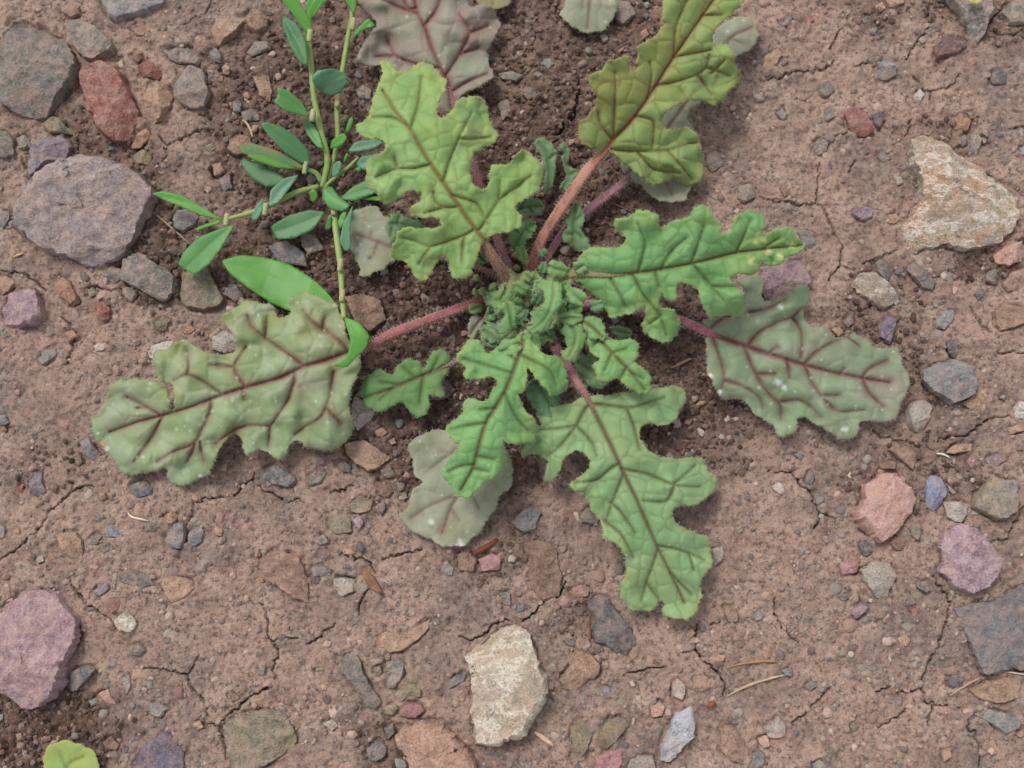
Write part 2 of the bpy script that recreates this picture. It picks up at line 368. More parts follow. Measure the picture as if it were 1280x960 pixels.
# ------------------------------------------------------------------ traced stones
# region, rock, height factor, landmark name (or ''), label (or ''), outline
STONES = [
('A','grey',.30,'the big rough grey slab','large rough grey slab with yellowish flecks beside the pitted red stone','60,100 130,85 190,120 260,160 320,180 350,240 400,320 405,370 390,420 350,470 310,510 280,550 240,600 180,610 110,590 50,540 0,510 -40,440 -40,300 10,200'),
('A','grey',.40,'','smooth grey wedge-shaped stone leaning against the big rough grey slab','320,95 420,100 480,140 530,180 580,230 575,270 520,295 460,310 420,290 380,250 345,190'),
('A','blue',.35,'the pointed bluish slab','bluish-grey slab with a pointed corner and brown front edge','490,-60 850,-60 820,20 760,60 680,95 590,120 550,90 520,40'),
('A','red',.45,'the pitted red stone','pitted brick-red stone with greyish upper half','420,375 460,345 500,335 540,322 580,345 620,370 640,420 660,480 690,530 690,590 670,650 640,710 590,725 550,700 510,660 490,600 460,570 440,500 425,440'),
('A','tan',.50,'','grey-tan faceted stone standing right beside the pitted red stone','745,430 790,405 830,440 865,475 855,540 820,590 760,630 720,600 700,550 725,490'),
('A','grey',.45,'the rough grey lump','rough grey lump with bumpy surface close to a faceted grey-tan stone','870,440 910,380 960,340 1030,355 1040,420 1060,480 1020,530 960,545 900,520 870,490'),
('A','red',.45,'','small brick-red block between the rough grey lump and pitted red stone','680,340 720,310 760,305 790,340 820,375 790,400 740,390 690,385'),
('A','grey',.22,'','flat grey flake lying beside the rough grey lump','850,265 900,240 960,260 1010,295 990,330 920,320 860,295'),
('A','tan',.40,'the blocky tan stone','blocky tan stone touching a small rounded tan pebble','1060,130 1100,90 1180,85 1230,110 1200,160 1150,200 1090,235 1055,210'),
('A','tan',.5,'','small rounded tan pebble touching the blocky tan stone','980,190 1020,175 1050,210 1040,245 1000,255 975,230'),
('A','blue',.5,'','','1050,260 1080,240 1110,270 1105,315 1070,310 1045,290'),
('A','olive',.35,'','','210,625 250,580 300,590 330,630 390,660 380,680 310,670 250,665'),
('A','violet',.4,'','violet-blue crumbly stone against the big banded purple-grey boulder','150,740 200,710 260,690 320,685 360,700 370,760 340,820 240,820 190,870 150,890 140,820'),
('W','gpurple',.33,'the big banded boulder','big banded purple-grey boulder with pale sparkling flecks','25,262 40,235 60,215 85,203 115,198 150,205 185,222 200,245 190,262 178,285 172,300 160,318 140,330 115,337 90,325 65,315 40,302 18,290'),
('A','olive',.4,'','','655,770 720,745 760,780 750,830 690,825'),
('A','orange',.3,'','','650,740 690,670 740,640 760,680 700,740'),
('A','grey',.5,'','','80,690 120,670 150,695 140,740 105,750'),
('A','grey',.3,'','','0,650 50,660 80,710 80,780 20,795 -40,780 -40,660'),
('A','brown',.4,'','','300,30 350,10 400,30 410,80 360,95 310,70'),
('A','tan',.5,'','','660,150 700,130 740,155 725,185 680,185'),
('A','quartz',.4,'','','585,320 610,295 625,335 605,345'),
('A','brown',.4,'','','655,285 690,265 715,290 690,315'),
('A','pink',.5,'','','1108,340 1130,320 1155,345 1145,372 1115,370'),
('A','blue',.35,'','','1160,510 1190,490 1210,520 1200,560 1165,560'),
('A','grey',.3,'','','1200,560 1280,540 1300,600 1220,610'),
('A','brown',.3,'','','1150,700 1200,670 1260,690 1260,760 1180,780 1130,750'),
('A','olive',.3,'','','1010,740 1060,715 1085,745 1050,765'),
('A','brown',.35,'','','1060,850 1100,830 1130,850 1100,880 1070,880'),
('A','grey',.25,'','','1090,890 1150,870 1165,940 1120,960'),
('W','tan',.4,'','','316,96 336,93 341,115 337,127 325,120'),
('W','grey',.35,'','','308,65 320,52 338,52 338,62 315,70'),
('W','brown',.45,'','rounded reddish-brown stone close to the blocky tan stone','306,22 314,12 328,10 336,20 335,36 322,42 310,36'),
('W','grey',.35,'','','205,64 222,60 232,70 226,80 212,76'),
('B','grey',.45,'the rough grey oval','rough grey oval stone beside the mottled olive stone','620,350 680,310 740,320 800,370 860,400 890,440 870,510 820,545 760,530 700,490 640,460 600,440 610,390'),
('B','grey',.35,'','','520,390 570,370 615,390 600,440 570,465 530,430'),
('B','olive',.30,'the mottled olive stone','mottled olive-grey stone with orange stains beside a broad knotgrass leaf','900,400 960,390 1040,380 1070,430 1100,490 1130,540 1100,580 1010,595 920,570 900,520 910,460'),
('B','orange',.4,'','smooth oblong orange-brown pebble beside the purple lump','270,450 310,425 350,440 380,500 400,550 360,570 310,530 275,490'),
('B','purple',.45,'the purple lump','dull purple lump beside a smooth oblong orange-brown pebble','10,600 60,510 120,490 190,490 220,550 235,620 190,670 110,680 30,660'),
('B','red',.5,'','','475,560 520,545 555,580 545,630 505,650 475,610'),
('B','blue',.4,'','','190,840 230,790 270,770 285,810 250,850 205,870'),
('B','quartz',.35,'','','470,770 510,750 545,765 520,795 480,795'),
('B','white',.3,'','whitish stone tucked under the upper edge of the long red-veined leaf','735,790 780,760 850,745 910,740 860,780 780,830 745,830'),
('B','white',.4,'','rough white stone in the gap of the long red-veined leaf','1065,720 1120,690 1170,720 1190,790 1130,810 1060,790'),
('B','blue',.35,'','','860,140 890,90 950,90 990,110 980,160 920,205 870,185'),
('B','orange',.35,'','','915,690 950,665 980,685 960,710 920,715'),
('B','blue',.3,'','','0,90 50,100 55,140 30,180 0,200 -30,150'),
('B','tan',.3,'','','0,420 60,430 80,460 50,500 0,510'),
('B','olive',.3,'','','770,650 820,620 860,640 830,690 780,700'),
('B','olive',.3,'','','430,490 470,475 490,510 450,530'),
('B','slate',.3,'','','1140,450 1190,470 1230,530 1180,560 1130,520'),
('B','grey',.35,'','','610,480 660,470 690,510 660,550 620,530'),
('B','tan',.3,'','','320,700 370,690 390,720 350,745'),
('C','tan',.35,'the tan oval stone','smooth tan oval stone touching a tiny blue chip','270,750 330,735 390,740 420,780 415,840 400,885 350,870 310,820'),
('C','blue',.5,'the twin bluish stones','bluish-grey cut-looking stone, the larger of two twins side by side','840,740 880,695 930,700 935,770 900,830 850,820 830,780'),
('C','blue',.45,'','bluish-grey stone, the smaller of two twins side by side','945,740 1000,710 1030,730 1010,790 970,820 940,790'),
('C','tan',.45,'','','830,650 870,630 895,660 870,705 835,695'),
('C','grey',.4,'','','725,700 770,670 805,705 780,740 735,735'),
('C','violet',.4,'the violet chip','upright violet-blue chip standing beside a tiny red one','140,470 170,430 210,445 220,500 240,540 200,585 165,545'),
('C','red',.4,'','','95,510 120,500 115,545 90,545'),
('C','grey',.4,'','','235,470 265,450 280,480 250,505'),
('C','blue',.3,'','','400,290 440,260 470,310 500,350 470,385 420,350'),
('C','lblue',.4,'','','225,745 260,735 275,775 245,795'),
('C','lblue',.25,'','','535,700 560,720 600,745 590,765 540,765'),
('C','grey',.3,'','','450,770 490,740 520,760 490,800 450,805'),
('C','tan',.4,'','','490,545 520,540 535,570 505,580'),
('C','blue',.3,'','','0,700 30,720 30,770 -20,780'),
('C','tan',.35,'','','1065,720 1090,705 1120,725 1110,760 1075,755'),
('C','tan',.4,'','','75,735 92,722 105,738 95,752 78,750'),
('C','tan',.35,'','','5,215 25,210 35,235 20,245 0,235'),
('C','brown',.35,'','','42,225 65,215 80,240 65,262 42,255'),
('C','tan',.2,'','','770,620 795,555 815,600 815,660 775,680'),
('C','slate',.3,'','','650,500 720,480 770,520 760,560 690,570 640,545'),
('C','brown',.3,'','','375,370 405,350 412,390 395,420 372,405'),
('C','pale',.25,'','','180,870 215,850 225,885 190,900'),
('C','blue',.25,'','','-10,160 30,150 45,190 20,210 -15,200'),
('D','grey',.12,'','flat grey stone level with the soil beside twin bluish stones','580,-10 640,-30 740,-15 775,40 720,60 600,30'),
('D','purple2',.38,'the big lilac boulder','big lilac-purple boulder with a rough white crest','0,180 60,130 110,110 150,60 230,50 300,80 330,140 400,230 410,290 370,380 340,460 330,540 270,610 200,650 120,675 60,640 10,580 -40,500 -40,260'),
('D','slate',.4,'','dark blue-black sliver against the big lilac boulder','345,490 390,455 440,440 475,465 440,520 370,585 345,560'),
('D','quartz',.4,'','rounded cream pebble close to the big lilac boulder','570,220 620,180 670,195 690,240 650,285 590,275'),
('D','red',.4,'','','525,140 560,100 600,110 600,160 560,190'),
('D','lblue',.3,'','','465,90 490,50 530,20 545,60 500,105'),
('D','tan',.15,'','flat buff-grey stone sunk level with the soil','780,20 880,0 960,20 980,60 920,110 860,140 810,70'),
('D','brown',.4,'','','510,830 560,800 600,840 590,870 530,870'),
('W','olive',.14,'the flat olive slab','flat olive-grey slab sunk beside a branching soil crack','277,905 300,893 330,887 355,890 372,920 370,935 345,948 325,960 290,965 283,935'),
('D','violet',.10,'','flat violet-grey stone mostly buried between flat olive slab and gravel','640,930 700,850 830,770 920,860 930,960 800,1000 640,980'),
('D','tan',.4,'','','70,790 110,780 120,810 90,825'),
('D','grey',.4,'','','440,620 480,605 500,640 460,655'),
('D','pink',.2,'','','490,590 540,560 560,610 590,640 540,640'),
('D','pale',.3,'','','610,510 650,490 660,550 635,590'),
('D','grey',.3,'','','640,350 700,335 730,370 700,400 650,390'),
('D','blue',.25,'','','740,640 780,625 845,660 800,710 745,690'),
('D','tan',.2,'','','960,740 1000,720 1020,755 980,775'),
('D','brown',.3,'','','1140,590 1180,580 1200,610 1165,635'),
('W','quartz2',.40,'the big cream rock','big cream and buff rock with a grey sloping flank','577,815 602,802 620,780 642,777 665,802 675,827 685,860 680,880 665,905 655,922 640,925 620,930 597,925 590,900 585,885 592,867 590,840'),
('E','pinkt',.35,'the pinkish-tan boulder','broad pinkish-tan boulder with pale scratched face','690,800 740,750 820,725 930,725 990,780 1050,850 1090,890 1110,960 1100,1020 780,1020 760,930 710,860'),
('E','grey',.3,'the slug-shaped stone','bent slug-shaped grey stone pressed into the soil','410,410 440,370 500,355 510,400 540,490 590,570 630,630 600,670 550,650 500,560 430,480'),
('E','tan',.22,'','crescent-shaped tan flake near the slug-shaped grey stone','580,320 640,280 730,290 800,250 870,215 860,260 810,320 730,370 660,385 590,350'),
('E','grey',.3,'','','650,430 700,405 745,430 740,490 690,560 655,560'),
('E','olive',.3,'','','590,460 620,445 635,490 600,510'),
('E','olive',.35,'','','690,590 760,535 835,545 825,600 760,600 720,630'),
('E','pinkp',.4,'','rosy mauve stone touching the pinkish-tan boulder','720,660 760,630 820,635 850,665 800,715 720,700'),
('E','olive',.35,'','','630,660 680,635 715,660 690,700 635,690'),
('E','blue',.25,'','','910,580 980,510 1060,460 1050,520 970,560 920,600'),
('E','grey',.45,'','','550,860 610,815 660,850 650,900 600,930 555,900'),
('E','pale',.35,'','','380,10 440,0 495,20 490,80 430,105 390,70'),
('E','slate',.3,'','','275,0 350,-5 340,40 290,40'),
('E','pale',.2,'','','330,735 390,715 420,750 380,775'),
('E','olive',.3,'','','290,450 340,430 345,470 300,480'),
('W','brown',.2,'','dark brown wedge-shaped stone half buried in cracked soil','325,700 345,685 375,695 385,725 388,755 370,750 345,732 325,722'),
('E','blue',.35,'','','690,910 750,920 760,960 700,960'),
('E','slate',.3,'','','640,760 690,735 700,780 660,820'),
('E','grey',.3,'','','870,470 910,460 920,500 890,510'),
('E','tan',.4,'','','360,930 380,920 388,945 365,950'),
('E','grey',.2,'','','1180,120 1200,115 1205,160 1185,165'),
('E','grey',.2,'','','1225,85 1270,75 1275,150 1235,150'),
('E','grey',.25,'','','1110,190 1170,180 1180,215 1130,230'),
('F','slate',.35,'the slate-grey block','angular slate-grey block below the notched tip of a lobed leaf','380,130 430,100 480,105 530,190 580,230 610,300 640,350 630,410 585,440 530,400 470,340 410,330 400,260 410,190 375,160'),
('F','tan',.3,'','grey-tan four-sided stone between big cream rock and slate-grey block','320,360 390,380 445,440 440,490 370,530 310,580 250,560 235,520 290,440'),
('F','wblue',.38,'the white-blue shard','long white-blue shard with a ragged edge','820,670 900,640 915,720 910,800 850,860 790,935 740,930 735,880 770,780'),
('F','pale',.4,'','','800,530 830,510 865,540 870,590 850,625 800,600'),
('F','violet',.4,'','','445,565 480,545 510,580 490,615 455,605'),
('F','olive',.3,'','long olive-tan stone close to the big cream rock','290,760 340,710 400,705 400,770 380,860 310,960 280,960 300,860'),
('F','olive',.3,'','','430,780 490,710 550,700 590,740 540,800 470,870 425,850'),
('F','pinkp',.3,'','rosy pink stone beside a pale quartz lump near the white-blue shard','380,960 430,900 500,870 550,860 550,930 520,1000 400,1000'),
('F','pale',.35,'','','560,930 620,890 700,900 720,960 560,1000'),
('F','brown',.2,'','broad brown stone half buried near the white-blue shard','1030,690 1080,720 1130,790 1190,870 1180,950 1100,930 1040,880 1030,800'),
('F','grey',.4,'','','1080,690 1110,670 1140,700 1130,740 1085,740'),
('F','blue',.4,'','','1190,900 1240,865 1270,890 1250,960 1190,970'),
('F','pink',.3,'','','690,650 740,620 770,650 750,700 700,705'),
('F','tan',.3,'','','890,480 970,480 1010,520 960,560 890,570'),
('F','pink',.35,'','','300,60 350,40 390,60 380,100 310,110'),
('F','tan',.3,'','','1060,150 1090,150 1130,190 1130,230 1075,235'),
('W','brown',.15,'','broad brown stone bedded flush beside a short dark crack','655,680 675,672 695,685 703,720 700,745 680,750 662,735'),
('F','pink',.3,'','','970,410 1020,390 1070,395 1060,425 990,430'),
('F','grey',.35,'','','255,290 290,280 320,320 290,350 265,335'),
('F','pink',.3,'','','860,290 900,260 920,285 890,315'),
('F','slate',.3,'','','935,245 965,240 975,270 945,280'),
('F','olive',.25,'','','400,345 440,335 465,370 430,385'),
('F','orange',.3,'','','1170,800 1200,785 1215,815 1185,830'),
('F','pink',.35,'','','1230,810 1275,795 1290,850 1250,865'),
('F','grey',.3,'','','600,870 640,855 655,885 620,895'),
('F','pink',.3,'','','450,430 480,425 485,460 460,465'),
('G','slab',.20,'the big smooth slab','big smooth blue-grey slab with straight broken edges','930,165 1030,130 1150,100 1240,60 1360,20 1360,470 1240,470 1150,490 1060,490 1020,380 980,290'),
('G','tan',.2,'','orange-tan flat stone against the big smooth slab','1000,570 1080,530 1180,500 1260,520 1260,610 1170,640 1050,620'),
('G','blue',.25,'','bluish elongated flat stone near the big smooth slab','1030,690 1100,660 1200,690 1280,720 1250,770 1180,790 1120,740'),
('G','slate',.35,'','','885,520 930,500 985,505 970,550 915,580'),
('G','pale',.4,'','','-20,760 50,700 90,740 85,800 40,815 0,810'),
('G','purple',.35,'','','410,170 460,130 500,150 490,180 440,215'),
('W','pale',.35,'','pale broken stone between salmon-pink stone and big smooth slab','1073,712 1090,700 1112,703 1120,720 1112,735 1110,750 1095,748 1085,735'),
('G','tan',.3,'','','640,310 690,285 715,320 695,355 650,340'),
('G','grey',.25,'','','530,250 560,225 595,250 590,290 540,290'),
('G','pink',.4,'','','860,870 910,860 920,900 880,930'),
('G','red',.3,'','','700,160 740,150 760,190 730,215'),
('G','blue',.35,'','','220,940 260,910 310,950 300,990 220,980'),
('G','olive',.3,'','','280,860 320,840 330,880 290,905'),
('G','blue',.2,'','','190,550 230,530 250,550 210,575'),
('G','blue',.3,'','','60,470 110,455 130,500 90,505'),
('G','olive',.2,'','','405,750 430,720 460,745 430,780'),
('G','olive',.2,'','','860,430 930,415 945,445 880,460'),
('G','grey',.2,'','','340,100 400,85 430,105 370,125'),
('G','grey',.2,'','','740,30 790,20 815,70 790,90 745,60'),
('G','tan',.4,'','','1240,790 1270,765 1290,800 1250,810'),
('H','pink2',.40,'the salmon-pink stone','large salmon-pink angular stone with sharp corners','470,510 530,470 550,430 600,445 640,440 660,490 720,530 745,580 710,640 660,710 600,770 550,800 490,740 430,680 415,640 470,580'),
('H','lblue2',.45,'the bright blue chip','small bright blue chip beside the salmon-pink stone','790,480 820,455 860,460 890,540 860,600 830,640 790,610 780,540'),
('H','blueol',.40,'the blue-yellow stone','grey-blue stone with a yellowish base edge','1080,490 1100,450 1150,475 1225,480 1245,590 1230,640 1180,680 1130,680 1010,620 1030,570'),
('H','lilac',.40,'the lilac stone','rounded lilac stone with sparkling purple flecks','850,800 880,740 940,700 1000,705 1060,740 1100,790 1150,840 1165,900 1130,970 1080,1020 1000,1050 920,1020 850,930 860,870'),
('H','pale',.55,'','pale squared stone standing at the tip of the purple-veined leaf','690,130 720,85 790,80 820,110 800,180 770,250 720,240 690,200'),
('H','blue',.45,'the round bluish stone','round bluish-grey stone near the purple-veined leaf tip','760,-20 770,-60 830,-110 920,-130 1000,-90 1035,0 1020,60 970,90 910,100 860,70 810,40'),
('H','tan',.35,'','','970,100 1040,30 1090,20 1100,80 1070,160 1010,130'),
('H','pale',.4,'','pale fibrous stone between bright blue chip and lilac stone','880,590 940,585 1000,600 990,660 960,700 890,670'),
('H','olive',.35,'','','700,720 730,690 770,740 750,790 710,760'),
('H','brown',.25,'','brown three-cornered stone behind the salmon-pink stone','590,330 620,290 750,320 740,380 725,435 680,400'),
('H','tan',.25,'','','890,340 940,300 1020,295 1025,330 930,350'),
('H','white',.4,'','','1225,120 1260,80 1310,90 1310,180 1240,170'),
('H','tan',.3,'','','1200,220 1280,190 1290,230 1210,255'),
('H','pinkp',.3,'','','350,890 410,870 460,870 450,940 370,960'),
('H','white',.25,'','','15,510 60,490 85,540 60,560'),
('H','slate',.3,'','','185,460 210,430 235,460 215,510 190,500'),
('H','pale',.3,'','','900,505 945,540 930,555 905,535'),
('H','pinkp',.25,'','','990,390 1020,350 1045,380 1020,420'),
('H','purple',.2,'','','1085,370 1150,345 1195,380 1150,410 1100,400'),
('H','blue',.25,'','','125,350 160,330 195,350 170,380'),
('H','pale',.35,'','','85,360 105,350 115,375 95,385'),
('H','brown',.2,'','','600,790 650,750 710,770 710,820 640,840'),
('H','slate',.3,'','','450,800 490,775 520,830 500,870 465,850'),
('H','blue',.3,'','','1160,70 1180,50 1200,65 1185,85'),
('H','brown',.3,'','','550,400 570,370 640,390 640,430 560,425'),
('W','quartzb',.35,'the big quartz rock','big angular quartz rock with rusty and white veins','1132,178 1145,172 1160,175 1177,179 1200,192 1225,205 1242,225 1270,238 1276,245 1273,265 1262,292 1247,305 1225,312 1200,314 1180,309 1145,314 1132,300 1130,285 1140,265 1148,252 1145,225 1137,205'),
('I','gquartz',.4,'the yellowish quartz','yellowish glittering quartz stone beside a grey oval pebble','420,450 470,400 530,400 570,440 620,480 660,550 580,590 510,560 440,500'),
('I','grey',.4,'','grey oval pebble against the yellowish quartz','535,350 570,335 610,390 610,440 580,445 545,400'),
('I','grey',.3,'','rough grey elongated stone between yellowish quartz and big quartz rock','690,360 740,350 790,400 840,460 820,500 770,480 700,400'),
('I','violet',.4,'','violet-blue stone between yellowish quartz and purple-veined leaf','545,680 590,620 645,630 630,700 610,760 560,730'),
('I','blue',.2,'','','840,640 880,590 930,590 930,640 880,690 840,680'),
('I','slate',.4,'','','890,760 920,735 950,790 935,830 900,810'),
('I','pink',.4,'','pinkish rounded stone under the big quartz rock edge','1125,320 1180,270 1280,240 1310,330 1200,375 1140,355'),
('I','slate',.45,'','','1085,410 1130,380 1155,420 1140,465 1090,450'),
('I','tan',.35,'','tan block with an orange side near a dark round pebble','1120,600 1170,565 1280,580 1310,650 1160,700 1125,660'),
('I','slate',.4,'','','1030,510 1060,490 1080,515 1050,545'),
('I','purple',.4,'the mauve stone','mauve stone between bright lobed leaf tip and purple-veined leaf','-60,460 -40,390 0,370 80,345 150,340 200,400 220,460 150,520 60,560 -30,540'),
('I','blue',.35,'','blue-grey stone beside the yellow-spotted leaf tip','140,200 180,185 240,240 260,270 220,310 180,290'),
('I','violet',.35,'','','410,110 460,70 530,80 520,130 460,150'),
('I','tan',.4,'','','310,690 350,660 380,700 350,725'),
('I','grey',.4,'','','370,650 410,610 430,650 400,680'),
('I','brown',.2,'','broad brown stone half buried near the tan block','1170,460 1220,400 1290,380 1310,480 1200,500'),
('I','tan',.3,'','','580,120 640,105 665,135 630,165 590,155'),
('I','brown',.3,'','','390,155 405,145 415,165 395,170'),
('I','grey',.2,'','','870,410 910,395 940,440 900,460'),
('I','grey',.2,'','','830,540 880,525 905,550 860,565'),
('I','pale',.2,'','','1180,520 1220,510 1240,545 1200,550'),
('J','red',.4,'the smooth red stone','smooth red kidney-shaped stone beside a dark grey crumb','380,570 420,545 480,550 500,600 530,650 500,685 450,680 400,640'),
('J','blue',.45,'the rounded grey pebble','rounded bluish-grey pebble at the end of a soil crack','545,320 580,290 640,330 640,380 590,400 550,390'),
('J','slate',.4,'','','515,580 560,555 590,580 560,640 530,620'),
('J','tan',.4,'','orange-tan block beside the start of a long soil crack','-20,280 50,240 75,275 20,350 0,370 -30,340'),
('J','gquartz2',.45,'the quartz wedge','dark and white quartz wedge pointing into the soil','880,-20 920,-60 1110,-60 1115,60 1080,170 1040,240 1000,210 960,100'),
('J','dred',.3,'','dark reddish-brown stone beside the quartz wedge','840,230 870,170 970,165 1000,230 930,280 840,290'),
('J','slate',.35,'','','1110,370 1150,340 1195,360 1190,420 1120,420'),
('J','orange',.3,'','','920,610 960,565 1020,600 1000,660 930,650'),
('J','pale',.35,'','','1010,680 1040,640 1070,700 1040,780 1010,740'),
('J','grey',.3,'','grey slab beside the quartz wedge and a dark crack','1150,70 1190,20 1310,-30 1320,120 1200,125'),
('J','white',.4,'','small white and yellow stone at a branching crack','730,470 760,440 785,470 760,515 725,500'),
('J','slate',.35,'','','60,100 120,65 130,90 90,135 50,130'),
('J','grey',.3,'','','1080,620 1140,610 1140,655 1090,650'),
('J','grey',.3,'','','1065,690 1085,675 1095,710 1075,720'),
('J','olive',.3,'','','990,560 1030,555 1050,590 1010,600'),
('J','grey',.3,'','','215,730 250,690 300,700 300,760 250,775'),
('J','grey',.3,'','','270,540 320,530 340,590 290,610'),
('J','grey',.3,'','','245,430 310,400 340,450 290,490 250,470'),
('J','olive',.35,'','','450,760 490,735 510,760 470,780'),
('J','slate',.25,'','','540,780 580,755 620,800 570,815'),
('J','pale',.2,'','','625,880 655,860 680,910 650,930'),
('J','violet',.25,'','','310,830 340,815 350,840 325,855'),
('J','grey',.3,'','','1150,790 1210,755 1230,800 1180,830'),
('J','slate',.3,'','','465,90 500,75 505,110 475,120'),
('J','red',.3,'','','180,95 225,75 230,105 190,110'),
('J','pale',.3,'','','345,70 410,40 415,70 370,95'),
('J','blue',.25,'','','40,560 70,540 95,590 70,600'),
('J','tan',.3,'','','535,30 570,5 590,40 560,60'),
('J','tan',.2,'','','590,0 660,-20 690,10 610,40'),
('J','slate',.3,'','','960,680 990,670 1000,720 970,735'),
('J','blue',.35,'','','1255,740 1290,720 1300,780 1260,780'),
('K','tan',.35,'the tan slab','tan angular slab just off the lower edge of the red-veined leaf','440,300 540,280 620,330 675,370 620,420 560,440 500,400 450,350'),
('K','white',.4,'','whitish stone wedged between red-veined leaf and small dark leaf','475,120 490,50 540,90 600,150 560,200 505,240 480,180'),
('K','slate',.4,'the dark grey stone','dark grey rounded stone close to the red-veined leaf edge','20,430 90,400 160,430 210,480 170,520 90,500 30,470'),
('K','grey',.3,'','','250,470 300,430 350,440 330,490 270,510'),
('K','slate',.35,'','','400,400 440,380 480,410 475,445 430,440'),
('K','olive',.4,'','greenish-grey stone touching a dark blue pebble','465,600 520,565 590,570 580,630 530,650 475,640'),
('K','olive',.25,'','','360,680 430,640 480,680 480,740 400,755 365,720'),
('K','lilac',.45,'','small pale lilac pebble between two olive-grey stones','470,655 510,645 545,690 520,730 490,700'),
('K','slate',.4,'','','600,600 640,580 655,620 625,660'),
('K','slate',.3,'','','270,920 330,900 390,930 370,970 280,965'),
('K','tan',.4,'','','590,235 630,215 660,240 630,270 600,260'),
('K','tan',.3,'','','840,870 900,860 935,880 900,920'),
('K','blue',.35,'','','920,900 960,880 990,920 980,960 930,950'),
('K','brown',.3,'','','1000,850 1060,830 1110,880 1090,940 1010,930'),
('K','pinkp',.25,'','','1110,880 1180,840 1230,870 1220,930 1130,940'),
('K','brown',.35,'','','600,500 650,480 690,530 660,580 610,560'),
('K','tan',.35,'','','670,490 705,470 720,500 690,515'),
('K','pink',.35,'','','655,285 690,265 705,295 680,305'),
('K','grey',.4,'','','620,430 680,410 700,460 650,470'),
('K','grey',.3,'','','290,780 340,750 365,790 320,810'),
('K','tan',.4,'','','0,830 18,815 28,850 10,872 -8,860'),
('K','slate',.3,'','','430,920 480,905 500,940 460,965'),
('K','pale',.35,'','','720,550 750,535 760,570 735,585'),
('K','purple',.3,'','','850,40 880,0 960,-20 1000,30 960,70 880,80'),
('6','blue',.35,'the bluish pebble','bluish pebble near the pale lower leaf and a white grain','410,605 450,560 490,548 510,570 490,625 450,638'),
('6','pale',.3,'','','635,590 660,555 700,590 690,615 650,605'),
('6','pale',.3,'','','1060,690 1100,680 1105,720 1070,750'),
('6','tan',.2,'','','600,830 630,805 670,820 655,850 610,850'),
('1','tan',.4,'','rounded tan-grey stone under the knotgrass stem and red leafstalk','1060,100 1130,85 1210,120 1225,190 1160,240 1100,200'),
('8','grey',.4,'','round grey stone against the small pale rounded leaf','1180,-10 1230,10 1265,60 1210,110 1175,90'),
('8','grey',.25,'','','680,310 740,295 795,318 760,345 700,335'),
('8','brown',.25,'','','770,385 830,375 865,400 810,425'),
('8','blue',.35,'','','860,265 890,245 920,270 895,295'),
('8','grey',.25,'','','680,440 720,415 740,470 700,510'),
('8','grey',.3,'','','730,235 755,225 770,245 745,258'),
('8','pale',.35,'','','1113,150 1135,140 1150,165 1125,178'),
('8','tan',.35,'','','975,-30 1010,-60 1040,-10 960,40 930,30'),
('3','tan',.35,'','','510,130 535,112 550,140 525,155'),
('3','grey',.3,'','','905,740 960,735 975,790 930,810 895,800'),
('3','brown',.3,'','','1065,750 1090,740 1120,775 1090,785'),
('3','grey',.25,'','','770,610 820,600 850,660 800,690 775,660'),
('3','slate',.35,'','','120,240 150,228 172,255 150,278'),
('3','grey',.25,'','','30,360 70,345 110,375 80,400'),
('7','grey',.35,'','','75,130 120,125 148,155 120,170 90,155'),
('7','tan',.3,'','','175,430 200,420 212,450 185,460'),
('7','grey',.25,'','','410,610 440,600 470,650 430,668 412,645'),
('7','slate',.25,'','','320,640 370,625 420,660 430,700 350,690'),
('2','grey',.35,'','','70,215 100,195 135,215 125,255 85,250'),
]
EXTRA = {
    'gpurple': ((132, 120, 122), (100, 90, 94), (166, 156, 146), (146, 124, 112), .45, 'banded purple-grey'),
    'purple2': ((158, 128, 132), (126, 100, 108), (186, 166, 160), (140, 120, 136), .4, 'lilac'),
    'quartz2': ((166, 155, 138), (134, 122, 104), (206, 200, 188), (164, 138, 102), .5, 'cream'),
    'pinkt':   ((174, 138, 118), (140, 108, 92), (204, 178, 160), (182, 142, 116), .4, 'pinkish-tan'),
    'pinkp':   ((160, 116, 118), (128, 90, 94), (186, 148, 148), (150, 110, 118), .3, 'rosy mauve'),
    'wblue':   ((166, 168, 172), (132, 132, 138), (204, 204, 206), (150, 140, 130), .3, 'white-blue'),
    'slab':    ((122, 120, 120), (104, 102, 104), (140, 138, 138), (110, 114, 124), .35, 'blue-grey'),
    'pink2':   ((182, 143, 135), (160, 122, 114), (200, 170, 162), (186, 142, 116), .35, 'salmon-pink'),
    'lblue2':  ((122, 133, 160), (98, 107, 134), (164, 171, 190), (120, 128, 150), .25, 'bright blue'),
    'blueol':  ((128, 128, 122), (104, 104, 102), (158, 156, 146), (164, 134, 82), .45, 'grey-blue'),
    'lilac':   ((158, 132, 140), (120, 96, 110), (190, 170, 172), (150, 110, 120), .4, 'lilac'),
    'quartzb': ((172, 158, 138), (132, 114, 94), (222, 218, 212), (178, 128, 84), .6, 'cream quartz'),
    'gquartz2':((132, 126, 120), (92, 88, 86), (186, 180, 172), (120, 112, 104), .4, 'quartz-grey'),
    'dred':    ((108, 82, 78), (78, 60, 58), (132, 106, 100), (104, 92, 88), .3, 'dark reddish'),
}
ROCK.update(EXTRA)
STONE_POLYS = [T(s[0], s[5]) for s in STONES]

